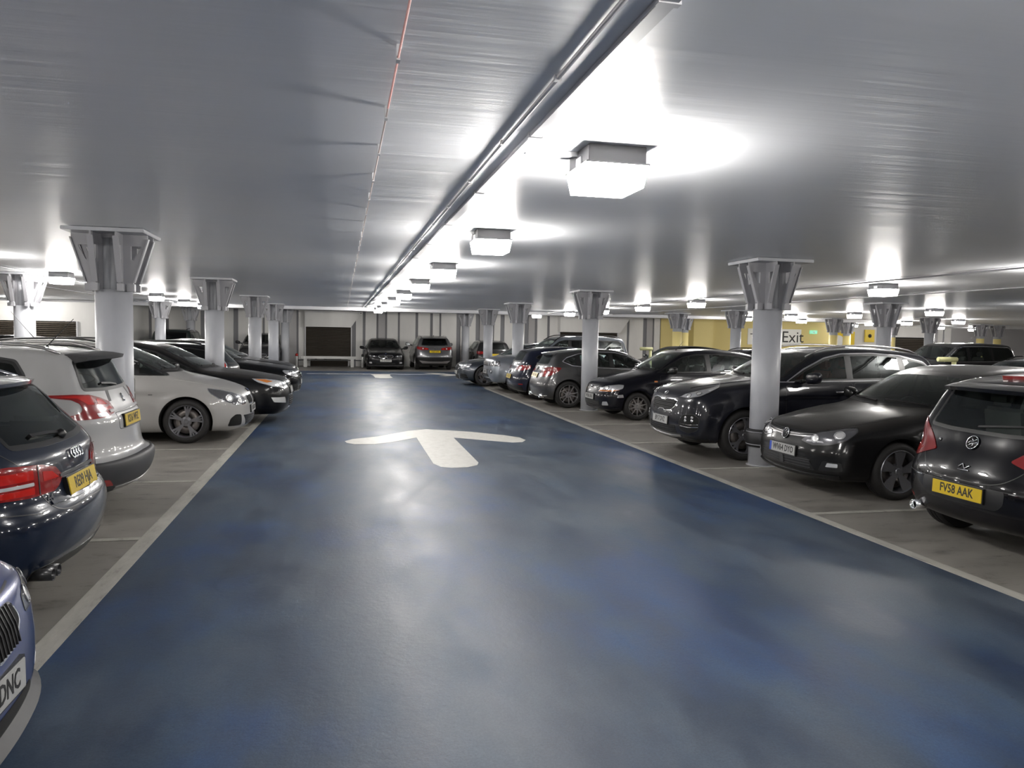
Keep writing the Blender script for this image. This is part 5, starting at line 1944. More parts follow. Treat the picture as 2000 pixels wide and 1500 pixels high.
def car_crossover_dark(loc, rz):
    pm = paint('slate_blue_black_paint', (0.0075, 0.008, 0.0125), 0.0, 0.3)
    c_ = start_car('crossover', 'dark slate crossover, nose out, chrome framed mesh grille, plate BP17 DVZ', pm, loc, rz, trim='chrome', glass=('window_glass', 'privacy_glass'), rear_glass='privacy_glass')
    G = [(-28, .82), (-20, .845), (-8, .84), (-5, .82), (5, .82), (8, .84), (20, .845), (28, .82), (25, .735), (18, .665), (7, .65), (4, .67), (-4, .67), (-7, .65), (-18, .665), (-25, .735)]
    g = c_.patch('grille', ('cf',), G, 'arch_liner', off=.004, border=.012, bm_='chrome', deg=True, r=.012)
    for k in range(6):
        z_ = .685 + k * .026
        bars(c_, 'mesh_bar', ('cf',), -24, 24, (z_,), .004, 'grey_plastic', off=.008, parent=g, deg=True, x_fn=lambda z__: (-18 - (z__ - .66) * 50, 18 + (z__ - .66) * 50))
    for k in range(-9, 10):
        u = k * 2.4
        for z0_ in (.695, .745, .795):
            hz = min(.012, .02)
            c_.strip('mesh_link', ('cf',), [(u - .8 + (.0 if int(z0_ * 1000) % 100 else 1.2), z0_ - hz), (u + .8, z0_ + hz)], .004, 'grey_plastic', off=.008, parent=g, deg=True, seg=.1)
    stroke_badge(c_, ('front',), 0, .905, [[(.9 * math.cos(t / 12 * 2 * math.pi), .5 * math.sin(t / 12 * 2 * math.pi)) for t in range(13)], [(-.5, -.25), (-.5, .25)], [(-.5, 0), (-.25, .25)], [(0, -.25), (0, .25)], [(.2, -.25), (.4, .25), (.6, -.25)]], .004, .06)
    lamp_pair(c_, 'headlight', ('cf',), [(28, .875), (34, .93), (46, .985), (60, 1.04), (68, 1.075), (66, 1.03), (58, .965), (50, .90), (40, .865)], 'lamp_clear', bezel='black_trim', off=.004, r=.012,
              extras=[('spot', 39, .905, .035, 'lamp_bright', 'lamp_smoke'), ('spot', 48, .945, .038, 'lamp_bright', 'lamp_smoke'), ('poly', [(56, .975), (65, 1.035), (64, 1.05), (55, .995)], 'lamp_bright')])
    for sg in (-1, 1):
        fo = c_.patch('fog_light', ('cf',), [(sg * 33, .42), (sg * 42, .37), (sg * 50, .43), (sg * 51, .60), (sg * 46, .66), (sg * 36, .64), (sg * 32, .54)], 'arch_liner', off=.004, deg=True, r=.03, border=.006, bm_='black_trim')
        for a, z_ in ((39, .60), (45, .605), (39, .555), (45, .56)):
            c_.spot('lamp_lens', ('cf',), sg * a, z_, .02, 'lamp_clear', parent=fo, off=.006, deg=True, depth=.003)
        for z_ in (.50, .465):
            c_.strip('chrome_bar', ('cf',), [(sg * 34, z_ + .01), (sg * 42, z_), (sg * 50, z_ + .012)], .008, 'chrome', off=.008, deg=True, parent=fo)
    g = c_.patch('lower_grille', ('cf',), [(-29, .35), (29, .35), (27, .47), (-27, .47)], 'arch_liner', off=.004, deg=True, r=.02)
    bars(c_, 'grille_bar', ('cf',), -27, 27, (.375, .405, .435), .008, 'black_trim', off=.009, parent=g, deg=True)
    c_.strip('skid_plate', ('cf',), [(-34, .325), (-20, .30), (0, .295), (20, .30), (34, .325)], .028, 'alloy_silver', off=.014, deg=True, skirt=.02)
    c_.patch('bumper_cladding', ('cf',), [(-60, .25), (60, .25), (58, .31), (36, .285), (0, .27), (-36, .285), (-58, .31)], 'black_trim', off=.006, deg=True)
    c_.plate('front', .52, 'BP17 DVZ', False)
    c_.strip('bonnet_seam', ('cf',), [(-34, .93), (-20, .885), (0, .872), (20, .885), (34, .93)], .006, 'black_trim', off=.0015, deg=True)
    bonnet(c_, [(0.25, .58), (.6, .72), (1.0, .78), (1.3, .8)])
    for sg in (-1, 1):
        c_.strip('bonnet_crease', ('top',), [(.3, sg * .36), (.7, sg * .48), (1.15, sg * .55)], .012, pm, off=.006, skirt=.006)
        c_.strip('waist_line', ('side', sg), [(1.45, 1.12), (2.4, 1.145), (3.4, 1.165), (3.8, 1.19)], .012, 'chrome', off=.004)
        c_.patch('sill_cladding', ('side', sg), [(1.35, .24), (3.1, .24), (3.1, .36), (1.35, .34)], 'black_trim', off=.006, r=.02)
    doors(c_, [(1.5, .36), (2.6, .37), (2.6, 1.12), (1.52, 1.08)], [(2.62, .37), (3.1, .38), (3.42, .75), (3.5, 1.15), (2.62, 1.12)], (2.4, .98, 3.35, 1.0), chrome_handle=True)
    c_.mirror(1.8, 1.13, 1.1)
    c_.rails(2.0, 3.9, .62, 'alloy_silver')
    c_.spoiler(4.0, .58, pm, depth=.22, drop=.05)
    lamp_pair(c_, 'tail_light', ('cr',), [(20, 1.0), (22, 1.07), (55, 1.1), (56, 1.0), (40, .96)], 'lamp_red')
    c_.plate('rear', .8, 'BP17 DVZ', True)
    c_.body()
    c_.cabin('seat_red')
    c_.wheels('star', 'alloy_grey', .26)
    return c_


def car_small_black(loc, rz):
    pm = paint('blue_black_paint', (0.002, 0.002, 0.0055), 0.0, 0.3)
    c_ = start_car('city_hatch', 'small blue-black hatchback with amber-edged headlights beside the empty bay', pm, loc, rz, glass=('window_glass', 'window_glass'))
    g = c_.patch('grille', ('cf',), [(-19, .60), (19, .60), (24, .71), (-24, .71)], 'black_trim', off=.003, deg=True, r=.015)
    c_.strip('grille_bar', ('cf',), [(-20, .655), (0, .65), (20, .655)], .016, pm, off=.008, deg=True, parent=g)
    q = stroke_badge(c_, ('front',), 0, .665, [[(-.9, .2), (-.3, .2), (-.3, .4), (.3, .4), (.3, .2), (.9, .2), (.75, -.2), (.3, -.2), (.3, -.4), (-.3, -.4), (-.3, -.2), (-1, -.2), (-.9, .2)], [(-.7, 0), (.7, 0)]], .008, .055, off=.016)
    lamp_pair(c_, 'headlight', ('cf',), [(24, .575), (28, .65), (38, .715), (55, .75), (62, .74), (61, .66), (52, .61), (36, .575)], 'lamp_clear', bezel='black_trim', off=.004, r=.03,
              extras=[('spot', 40, .665, .045, 'lamp_bright', 'lamp_smoke'), ('poly', [(26, .582), (48, .60), (57, .63), (40, .623), (28, .615)], 'lamp_amber')])
    for sg in (-1, 1):
        c_.patch('side_indicator', ('side', sg), [(1.13, .80), (1.20, .80), (1.20, .83), (1.13, .83)], 'lamp_amber', off=.006, r=.008)
        fo = c_.patch('fog_light', ('cf',), [(sg * 34, .30), (sg * 44, .31), (sg * 42, .39), (sg * 35, .38)], 'lamp_clear', off=.004, deg=True, r=.02)
        c_.patch('bumper_marker', ('cf',), [(sg * 54, .47), (sg * 62, .48), (sg * 61, .54), (sg * 55, .53)], 'lamp_clear', off=.004, deg=True, r=.008)
    g = c_.patch('lower_grille', ('cf',), [(-30, .29), (30, .29), (28, .39), (-28, .39)], 'arch_liner', off=.003, deg=True, r=.02)
    bars(c_, 'grille_bar', ('cf',), -28, 28, (.315, .34, .365), .007, 'grey_plastic', off=.007, parent=g, deg=True)
    c_.strip('splitter', ('cf',), [(-56, .25), (-30, .235), (0, .23), (30, .235), (56, .25)], .02, pm, off=.015, deg=True, skirt=.015)
    c_.plate('front', .46, 'WU06 XNG', False)
    c_.strip('bonnet_seam', ('cf',), [(-34, .74), (-20, .73), (0, .722), (20, .73), (34, .74)], .006, 'black_trim', off=.0015, deg=True)
    bonnet(c_, [(0.25, .56), (.6, .66), (1.0, .7)])
    doors(c_, [(1.25, .28), (2.4, .28), (2.4, .98), (1.27, .95)], None, (2.2, .82))
    c_.mirror(1.45, .99, .95, m_=MATS['black_trim'])
    c_.aerial(1.95, .2, .9)
    lamp_pair(c_, 'tail_light', ('cr',), [(40, .75), (42, 1.0), (56, 1.0), (56, .78)], 'lamp_red')
    c_.plate('rear', .7, 'WU06 XNG', True)
    c_.body()
    c_.cabin()
    c_.wheels('ten', 'alloy_silver', .2)
    return c_


def car_grey_tail(loc, rz):
    pm = paint('warm_grey_paint', (0.06, 0.059, 0.06), 0.6, 0.33)
    c_ = start_car('premium_hatch', 'warm grey hatchback, tail out, big oval red lamps, seen past the small black hatchback', pm, loc, rz, trim='chrome', glass=('window_glass', 'window_glass'))
    c_.spoiler(3.9, .52, pm, depth=.13, drop=.03)
    lamp_pair(c_, 'tail_light', ('cr',), [(22, .80), (26, .90), (38, .965), (56, .985), (66, .965), (60, .86), (50, .765), (34, .73)], 'lamp_red', r=.04, off=.006, bezel='lamp_red',
              extras=[('spot', 38, .845, .055, 'lamp_red_bright', 'lamp_red'), ('spot', 29, .82, .03, 'lamp_clear')])
    star = [[(0, 0), (0, .9)], [(0, 0), (-.8, -.45)], [(0, 0), (.8, -.45)]]
    ring_badge(c_, ('rear',), 0, .925, .048, star)
    c_.strip('chrome_strip', ('rear',), [(-.28, .845), (0, .85), (.28, .845)], .016, 'chrome', off=.01, skirt=.008)
    c_.plate('rear', .76, 'HX15 VKR', True, w_=.5)
    c_.strip('tailgate_seam', ('rear',), c_.smooth_line([(-.58, .98), (-.56, .8), (-.46, .64), (0, .61), (.46, .64), (.56, .8), (.58, .98)]), .007, 'black_trim', off=.0016)
    c_.strip('bumper_chrome', ('cr',), [(-46, .30), (-24, .265), (0, .26), (24, .265), (46, .30)], .016, 'chrome', off=.012, deg=True, skirt=.01)
    c_.patch('diffuser_panel', ('cr',), [(-42, .2), (42, .2), (36, .27), (-36, .27)], 'black_trim', off=.006, deg=True, r=.02)
    exhaust(c_, -.5, .27, .045)
    exhaust(c_, .5, .27, .045)
    doors(c_, [(1.42, .28), (2.48, .28), (2.5, .95), (1.44, .92)], [(2.52, .28), (3.1, .3), (3.35, .65), (3.4, .99), (2.52, .96)], (2.3, .83, 3.2, .86))
    c_.mirror(1.65, .97)
    for sg in (-1, 1):
        c_.strip('body_crease', ('side', sg), c_.smooth_line([(3.3, .74), (2.4, .64), (1.4, .46)]), .012, pm, off=.005, skirt=.006)
    lamp_pair(c_, 'headlight', ('cf',), [(22, .62), (36, .74), (54, .77), (48, .64), (34, .58)], 'lamp_clear')
    c_.plate('front', .45, None, False)
    c_.body()
    c_.cabin()
    c_.wheels('twin', 'alloy_silver', .235)
    return c_


def car_navy_estate(loc, rz):
    pm = paint('navy_paint', (0.004, 0.008, 0.02), 0.0, 0.28)
    c_ = start_car('estate', 'navy blue estate car, tail out, yellow plate RE09 HJA, left foreground', pm, loc, rz, trim='chrome', glass=('window_glass', 'privacy_glass'), rear_glass='window_glass')
    c_.spoiler(4.15, .55, pm, depth=.12, drop=.02)
    c_.rails(2.1, 4.05, .6, 'chrome')
    lamp_pair(c_, 'tail_light', ('cr',), [(18.5, .80), (23, .865), (32, .90), (48, .925), (68, .925), (66, .82), (56, .745), (40, .725), (26, .725), (22, .75)], 'lamp_red', r=.012, off=.006, bezel='lamp_red',
              extras=[('poly', [(37, .79), (64, .80), (64, .82), (37, .81)], 'lamp_bright'), ('poly', [(37, .825), (64, .835), (64, .895), (37, .88)], 'lamp_red_bright'), ('poly', [(37, .74), (52, .752), (60, .785), (37, .78)], 'lamp_red_bright'), ('poly', [(22, .80), (32, .80), (32, .86), (26, .845)], 'lamp_red_bright')])
    for sg in (-1, 1):
        c_.strip('lamp_seam', ('cr',), [(sg * 34.5, .73), (sg * 34.5, .90)], .008, 'black_trim', off=.0085, deg=True, seg=.02)
    # four linked rings
    circ = lambda cx: [(cx + .55 * math.cos(2 * math.pi * t / 18), .55 * math.sin(2 * math.pi * t / 18)) for t in range(19)]
    stroke_badge(c_, ('rear',), 0, .905, [circ(-1.2), circ(-.4), circ(.4), circ(1.2)], .006, .058, off=.012)
    c_.plate('rear', .725, 'RE09 HJA', True)
    c_.strip('tailgate_seam', ('rear',), c_.smooth_line([(-.70, 1.0), (-.62, .9), (-.50, .72), (-.44, .63), (0, .615), (.44, .63), (.50, .72), (.62, .9), (.70, 1.0)]), .007, 'black_trim', off=.0016)
    c_.strip('tailgate_lip', ('rear',), [(-.46, .665), (0, .655), (.46, .665)], .02, pm, off=.012, skirt=.012)
    c_.strip('number_light_bar', ('rear',), [(-.30, .805), (0, .81), (.30, .805)], .018, 'black_trim', off=.01, skirt=.01)
    M = c_.place(('rear',), -.44, .695, .004)
    text_mesh('model_letters', 'A4', .055, MATS['chrome'], c_.root, M, bold=.0006)
    M = c_.place(('rear',), .42, .76, .004)
    text_mesh('trim_letters', '2.0 TDI', .03, MATS['chrome'], c_.root, M, bold=.0004)
    c_.patch('bumper_valance', ('cr',), [(-44, .2), (44, .2), (40, .30), (20, .315), (-20, .315), (-40, .30)], 'black_trim', off=.004, deg=True, r=.03)
    exhaust(c_, -.58, .265, .036, n=2, m_='alloy_dark')
    c_.strip('rear_wiper', ('rear',), [(0, 1.03), (-.16, 1.045), (-.36, 1.05)], .016, 'black_trim', off=.02, skirt=0)
    c_.spot('wiper_hub', ('rear',), 0, 1.02, .035, 'black_trim', off=.012, depth=.03)
    for sg in (-1, 1):
        c_.strip('bumper_seam', ('cr',), [(sg * 36, .63), (sg * 50, .66), (sg * 62, .69)], .006, 'black_trim', off=.0016, deg=True)
    doors(c_, [(1.5, .28), (2.56, .28), (2.58, .94), (1.52, .92)], [(2.6, .28), (3.2, .3), (3.42, .6), (3.46, .96), (2.6, .95)], (2.38, .83, 3.3, .85))
    c_.mirror(1.75, .97)
    lamp_pair(c_, 'headlight', ('cf',), [(20, .62), (34, .72), (52, .76), (48, .64), (34, .58)], 'lamp_clear')
    c_.body()
    c_.cabin()
    c_.wheels('twin', 'alloy_silver', .235)
    return c_


def car_white_suv(loc, rz):
    pm = paint('white_paint', (0.33, 0.33, 0.325), 0.0, 0.35)
    c_ = start_car('urban_suv', 'white crossover hatchback, tail out, claw-shaped red lamps and grey bumper', pm, loc, rz, trim='grey_plastic', glass=('window_glass', 'privacy_glass'), rear_glass='privacy_glass')
    c_.spoiler(3.76, .58, 'grey_plastic', depth=.16, drop=.02, th=.03)
    c_.rails(1.95, 3.6, .6, 'alloy_silver', h_=.05)
    lamp_pair(c_, 'tail_light', ('cr',), [(26, .99), (29, 1.05), (37, 1.09), (47, 1.13), (57, 1.14), (70, 1.135), (71, 1.12), (58, 1.095), (54, 1.06), (53, 1.02), (54, .985), (58, .965), (64, .945), (63, .925), (48, .92), (37, .925), (28, .95)], 'lamp_red', r=.015, off=.006,
              extras=[('poly', [(35, .932), (44, .932), (45, .965), (37, .965)], 'lamp_clear'), ('poly', [(29, .99), (40, .98), (40, 1.0), (30, 1.015)], 'lamp_red_bright'), ('poly', [(45, 1.04), (50, 1.05), (55, 1.105), (66, 1.12), (57, 1.128), (46, 1.115)], 'lamp_red_bright'), ('poly', [(33, 1.03), (42, 1.04), (42, 1.09), (36, 1.07)], 'lamp_red_bright')])
    # rearing animal badge as plain strokes
    stroke_badge(c_, ('rear',), 0, 1.06, [[(-.3, -.8), (-.1, -.2), (-.2, .3), (.1, .8)], [(-.1, .1), (.4, .2)], [(-.1, -.2), (.3, -.4), (.2, -.8)], [(.1, .8), (.35, .6)]], .006, .05)
    c_.plate('rear', .865, 'KS16 WFZ', True)
    c_.patch('plate_recess', ('rear',), [(-.34, .79), (.34, .79), (.37, .95), (-.37, .95)], pm, off=.0015, border=.006, bm_='grey_plastic', r=.03)
    c_.strip('tailgate_lip', ('rear',), [(-.45, .965), (0, .97), (.45, .965)], .022, pm, off=.014, skirt=.014)
    M = c_.place(('rear',), -.48, .88, .004)
    text_mesh('model_letters', '2008', .03, MATS['chrome'], c_.root, M, bold=.0004)
    c_.patch('rear_bumper', ('cr',), [(-70, .28), (-40, .25), (40, .25), (70, .28), (72, .50), (50, .535), (0, .545), (-50, .535), (-72, .50)], 'grey_plastic', off=.012, deg=True, r=.03, skirt=.02)
    c_.strip('bumper_lip', ('cr',), [(-38, .30), (0, .285), (38, .30)], .03, 'alloy_silver', off=.018, deg=True, skirt=.012)
    for sg in (-1, 1):
        c_.patch('reflector', ('cr',), [(sg * 40, .33), (sg * 52, .35), (sg * 52, .40), (sg * 43, .39)], 'lamp_red', off=.016, deg=True, r=.015)
        c_.patch('sill_cladding', ('side', sg), [(1.25, .24), (2.95, .24), (2.95, .36), (1.25, .36)], 'grey_plastic', off=.008, r=.02)
    c_.strip('rear_wiper', ('rear',), [(0, 1.18), (-.15, 1.2), (-.34, 1.21)], .016, 'black_trim', off=.02, skirt=0)
    c_.strip('tailgate_seam', ('side', 1), [(3.70, 1.45), (3.86, 1.2), (3.93, 1.05)], .006, 'grey_plastic', off=.0015)
    c_.strip('tailgate_seam', ('side', -1), [(3.70, 1.45), (3.86, 1.2), (3.93, 1.05)], .006, 'grey_plastic', off=.0015)
    doors(c_, [(1.35, .34), (2.36, .35), (2.38, 1.02), (1.37, 1.0)], [(2.4, .35), (2.9, .36), (3.15, .7), (3.25, 1.06), (2.4, 1.03)], (2.18, .92, 3.05, .94))
    c_.mirror(1.6, 1.06)
    c_.aerial(3.3, .26, .9)
    lamp_pair(c_, 'headlight', ('cf',), [(26, .76), (40, .86), (56, .92), (50, .80), (36, .73)], 'lamp_clear')
    c_.body()
    c_.cabin()
    c_.wheels('five', 'alloy_silver', .22)
    return c_


def car_white_mpv(loc, rz):
    pm = paint('pearl_white_paint', (0.32, 0.312, 0.30), 0.0, 0.35)
    c_ = start_car('people_carrier', 'white people carrier, nose out, twin kidney grille, beside the empty left bay', pm, loc, rz, glass=('window_glass', 'window_glass'))
    for sg in (-1, 1):
        g = c_.patch('grille', ('cf',), [(sg * 3, .62), (sg * 5, .555), (sg * 20, .56), (sg * 25, .63), (sg * 23, .695), (sg * 6, .705), (sg * 3, .68)], 'arch_liner', off=.006, border=.012, bm_='chrome', deg=True, r=.03)
        for k in range(6):
            u = sg * (7 + 2.7 * k)
            c_.strip('grille_slat', ('cf',), [(u, .585), (u, .69)], .006, 'black_trim', off=.011, deg=True, parent=g)
        o = c_.patch('side_intake', ('cf',), [(sg * 36, .25), (sg * 52, .25), (sg * 50, .37), (sg * 45, .43), (sg * 38, .42)], 'arch_liner', off=.004, border=.006, bm_='black_trim', deg=True, r=.03)
    g = c_.patch('lower_grille', ('cf',), [(-26, .24), (26, .24), (34, .40), (-34, .40)], 'black_trim', off=.004, deg=True, r=.02)
    for z_ in (.28, .31, .34, .37):
        bars(c_, 'grille_bar', ('cf',), -26, 26, (z_,), .006, 'grey_plastic', off=.008, parent=g, deg=True)
    roundel(c_, ('front',), 0, .76)
    lamp_pair(c_, 'headlight', ('cf',), [(28, .575), (29, .67), (40, .745), (55, .805), (68, .835), (67, .77), (58, .66), (46, .575), (34, .565)], 'lamp_smoke', bezel='chrome', off=.004, r=.03,
              extras=[('spot', 38, .64, .045, 'lamp_bright', 'lamp_clear'), ('spot', 50, .68, .05, 'lamp_bright', 'lamp_clear')])
    c_.plate('front', .475, 'LR65 KXO', False)
    c_.strip('bonnet_seam', ('top',), c_.smooth_line([(.25, .55), (.45, .66), (.8, .74), (1.05, .78)]), .006, 'mid_grey_panel', off=.0015)
    c_.strip('bonnet_seam', ('top',), c_.smooth_line([(.25, -.55), (.45, -.66), (.8, -.74), (1.05, -.78)]), .006, 'mid_grey_panel', off=.0015)
    doors(c_, [(1.55, .26), (2.55, .26), (2.55, 1.02), (1.57, 1.0)], [(2.57, .26), (3.05, .28), (3.3, .7), (3.4, 1.06), (2.57, 1.03)], (2.35, .93, 3.2, .96))
    c_.mirror(1.95, 1.07)
    c_.rails(1.9, 3.8, .62, 'black_trim', h_=.035)
    c_.aerial(3.2, .4, .8)
    lamp_pair(c_, 'tail_light', ('cr',), [(24, .85), (26, .95), (56, 1.0), (56, .88), (40, .82)], 'lamp_red')
    for sg in (-1, 1):
        c_.patch('side_badge', ('side', sg), [(1.33, .735), (1.39, .735), (1.39, .745), (1.33, .745)], 'black_trim', off=.003)
    c_.body()
    c_.cabin()
    c_.wheels('fan', 'alloy_grey', .245)
    return c_


def car_black_big(loc, rz):
    pm = paint('panther_black_paint', (0.003, 0.003, 0.004), 0.0, 0.35, dusty=.12)
    c_ = start_car('big_hatch', 'large black hatchback, nose out, long clear headlight, behind the white people carrier', pm, loc, rz, glass=('window_glass', 'window_glass'))
    g = c_.patch('upper_grille', ('cf',), [(-21, .70), (21, .70), (24, .765), (-24, .765)], 'chrome', off=.006, deg=True, r=.02)
    bars(c_, 'grille_bar', ('cf',), -20, 20, (.72, .745), .01, 'black_trim', off=.011, parent=g, deg=True)
    stroke_badge(c_, ('front',), 0, .80, [[(.9 * math.cos(t / 12 * 2 * math.pi), .42 * math.sin(t / 12 * 2 * math.pi)) for t in range(13)], [(-.5, 0), (.5, .08)]], .006, .06)
    lamp_pair(c_, 'headlight', ('cf',), [(24, .655), (29, .745), (44, .81), (58, .84), (74, .845), (68, .775), (54, .70), (38, .655)], 'lamp_bright', bezel='chrome', off=.004, r=.015,
              extras=[('spot', 38, .725, .04, 'chrome'), ('poly', [(59, .77), (70, .835), (59, .825), (52, .79)], 'lamp_amber')])
    g = c_.patch('lower_grille', ('cf',), [(-26, .30), (26, .30), (31, .52), (-31, .52)], 'arch_liner', off=.004, border=.01, bm_='chrome', deg=True, r=.02)
    bars(c_, 'grille_bar', ('cf',), -24, 24, (.34, .38, .42, .46, .49), .007, 'black_trim', off=.008, parent=g, deg=True)
    for sg in (-1, 1):
        c_.patch('fog_light', ('cf',), [(sg * 36, .38), (sg * 54, .41), (sg * 57, .51), (sg * 38, .50)], 'lamp_bright', off=.004, border=.006, bm_='black_trim', deg=True, r=.02)
    c_.plate('front', .60, None, False)
    bonnet(c_, [(0.3, .60), (.7, .72), (1.1, .76), (1.35, .76)])
    doors(c_, [(1.6, .28), (2.64, .28), (2.66, .98), (1.62, .95)], [(2.68, .28), (3.3, .3), (3.58, .65), (3.62, 1.01), (2.68, .98)], (2.45, .85, 3.45, .88))
    c_.mirror(1.9, 1.0)
    lamp_pair(c_, 'tail_light', ('cr',), [(30, .85), (32, 1.0), (56, 1.02), (56, .88)], 'lamp_red')
    c_.aerial(2.9, .3, .8)
    c_.body()
    c_.cabin()
    c_.wheels('five', 'alloy_grey', .235)
    return c_


def car_black_estate_tail(loc, rz, label='black estate, tail out, tall clear and red lamp beside the second left column'):
    pm = paint('plain_black_paint', (0.003, 0.003, 0.004), 0.0, 0.3)
    c_ = start_car('estate', label, pm, loc, rz, detail=.8, glass=('window_glass', 'privacy_glass'), rear_glass='privacy_glass', spec_over=dict(H=1.50), trim=None)
    lamp_pair(c_, 'tail_light', ('cr',), [(50, .86), (46, 1.0), (48, 1.2), (56, 1.3), (62, 1.28), (62, 1.0), (62, .86)], 'lamp_clear', r=.02, extras=[('poly', [(51, .88), (49, .98), (50, 1.06), (61, 1.06), (61, .88)], 'lamp_red_bright')])
    c_.plate('rear', .76, None, True)
    c_.rails(2.1, 4.0, .6, 'black_trim')
    c_.mirror(1.75, .97)
    doors(c_, [(1.5, .28), (2.56, .28), (2.58, .94), (1.52, .92)], [(2.6, .28), (3.2, .3), (3.42, .6), (3.46, .96), (2.6, .95)], (2.38, .83, 3.3, .85))
    c_.body()
    c_.cabin()
    c_.wheels('five', 'alloy_silver', .22)
    return c_


def car_saloon_front(loc, rz, label, pm, kind='saloon', plate_text=None, detail=.8, wheel='star', grille='slats', rail=None):
    c_ = start_car(kind, label, pm, loc, rz, detail=detail, trim='chrome', glass=('window_glass', 'window_glass'))
    g = c_.patch('grille', ('cf',), [(-18, .52), (18, .52), (23, .60), (21, .70), (-21, .70), (-23, .60)], 'arch_liner', off=.005, border=.012, bm_='chrome', deg=True, r=.02)
    bars(c_, 'grille_bar', ('cf',), -20, 20, (.575, .64), .014, 'chrome', off=.012, parent=g, deg=True)
    star = [[(0, 0), (0, .9)], [(0, 0), (-.8, -.45)], [(0, 0), (.8, -.45)]]
    ring_badge(c_, ('front',), 0, .61, .075, star if grille == 'slats' else [[(-.7, 0), (.7, 0)]], off=.02)
    lamp_pair(c_, 'headlight', ('cf',), [(26, .585), (28, .66), (40, .735), (56, .765), (60, .74), (56, .65), (44, .59), (34, .57)], 'lamp_clear', bezel='black_trim', r=.03, extras=[('spot', 36, .64, .04, 'lamp_bright'), ('spot', 48, .68, .04, 'lamp_bright')])
    g = c_.patch('lower_grille', ('cf',), [(-24, .24), (24, .24), (22, .36), (-22, .36)], 'arch_liner', off=.003, deg=True, r=.02)
    for sg in (-1, 1):
        o = c_.patch('side_intake', ('cf',), [(sg * 30, .24), (sg * 54, .26), (sg * 50, .40), (sg * 34, .42)], 'arch_liner', off=.003, deg=True, r=.03)
        c_.strip('intake_bar', ('cf',), [(sg * 31, .31), (sg * 52, .33)], .01, 'black_trim', off=.007, deg=True, parent=o)
    c_.strip('chrome_lip', ('cf',), [(-40, .225), (0, .21), (40, .225)], .014, 'chrome', off=.014, deg=True, skirt=.012)
    c_.plate('front', .44, plate_text, False)
    bonnet(c_, [(0.3, .56), (.7, .70), (1.1, .74), (1.35, .74)])
    sp = c_.s
    m_ = (sp['ax'] + sp['bx']) / 2
    bz = lambda x_: float(c_.sh.belt(x_))
    doors(c_, [(m_ - .8, .28), (m_ + .28, .28), (m_ + .3, bz(m_ + .3) - .02), (m_ - .78, bz(m_ - .78) - .02)], [(m_ + .32, .28), (m_ + .9, .3), (m_ + 1.16, .65), (m_ + 1.2, bz(m_ + 1.2) - .01), (m_ + .32, bz(m_ + .32) - .02)], (m_ + .1, .83, m_ + 1.0, .86))
    c_.mirror(WS[kind][0] + .35, bz(1.7) + .04)
    lamp_pair(c_, 'tail_light', ('cr',), [(24, .78), (26, .90), (56, .92), (56, .78)], 'lamp_red')
    if rail:
        c_.rails(WS[kind][1] + .1, sp['L'] - .7, .6, rail)
    c_.body()
    c_.cabin()
    c_.wheels(wheel, 'alloy_grey', sp['r'] * .72)
    return c_


def car_grey_saloon(loc, rz):
    return car_saloon_front(loc, rz, 'blue-grey saloon, nose out past the bay line, three-pointed star grille, last of the right row', paint('blue_grey_paint', (0.045, 0.052, 0.063), 0.6, 0.3))


def car_silver_off_roader(loc, rz):
    pm = paint('silver_paint', (0.22, 0.24, 0.27), 0.6, 0.32)
    c_ = start_car('off_roader', 'tall silver off-roader, nose out, white plate, beside the blue-grey saloon', pm, loc, rz, detail=.9, glass=('window_glass', 'privacy_glass'), rear_glass='privacy_glass')
    g = c_.patch('grille', ('cf',), [(-22, .80), (22, .80), (25, .93), (-25, .93)], 'alloy_silver', off=.006, border=.012, bm_='chrome', deg=True, r=.015)
    bars(c_, 'grille_bar', ('cf',), -21, 21, (.83, .865, .90), .012, 'black_trim', off=.01, parent=g, deg=True)
    lamp_pair(c_, 'headlight', ('cf',), [(28, .79), (28.5, .93), (54, .955), (56, .80)], 'lamp_smoke', bezel='black_trim', r=.015, extras=[('spot', 36, .86, .05, 'lamp_bright', 'lamp_clear'), ('spot', 47, .87, .045, 'lamp_bright', 'lamp_clear')])
    for sg in (-1, 1):
        c_.spot('fog_light', ('cf',), sg * 38, .63, .05, 'lamp_clear', off=.006, deg=True, ring='black_trim')
        c_.strip('bumper_slot', ('cf',), [(sg * 14, .69), (sg * 26, .69)], .02, 'black_trim', off=.004, deg=True)
    g = c_.patch('lower_grille', ('cf',), [(-28, .46), (28, .46), (24, .55), (-24, .55)], 'black_trim', off=.004, deg=True, r=.02)
    c_.patch('skid_plate', ('cf',), [(-34, .34), (34, .34), (30, .43), (-30, .43)], 'black_trim', off=.004, deg=True, r=.02)
    c_.plate('front', .61, 'DX08 VYP', False)
    bonnet(c_, [(0.15, .62), (.6, .74), (1.0, .78), (1.3, .78)])
    c_.strip('bonnet_seam', ('cf',), [(-50, .975), (-25, .965), (0, .96), (25, .965), (50, .975)], .008, 'black_trim', off=.002, deg=True)
    doors(c_, [(1.5, .4), (2.4, .4), (2.42, 1.1), (1.52, 1.08)], [(2.45, .4), (3.0, .42), (3.28, .8), (3.35, 1.13), (2.45, 1.1)], (2.2, .96, 3.15, .98))
    c_.mirror(1.72, 1.14, 1.15)
    c_.rails(2.0, 4.1, .66, 'black_trim')
    lamp_pair(c_, 'tail_light', ('cr',), [(46, .95), (46, 1.15), (58, 1.15), (58, .95)], 'lamp_red')
    c_.body()
    c_.cabin()
    c_.wheels('five', 'alloy_silver', .25)
    return c_


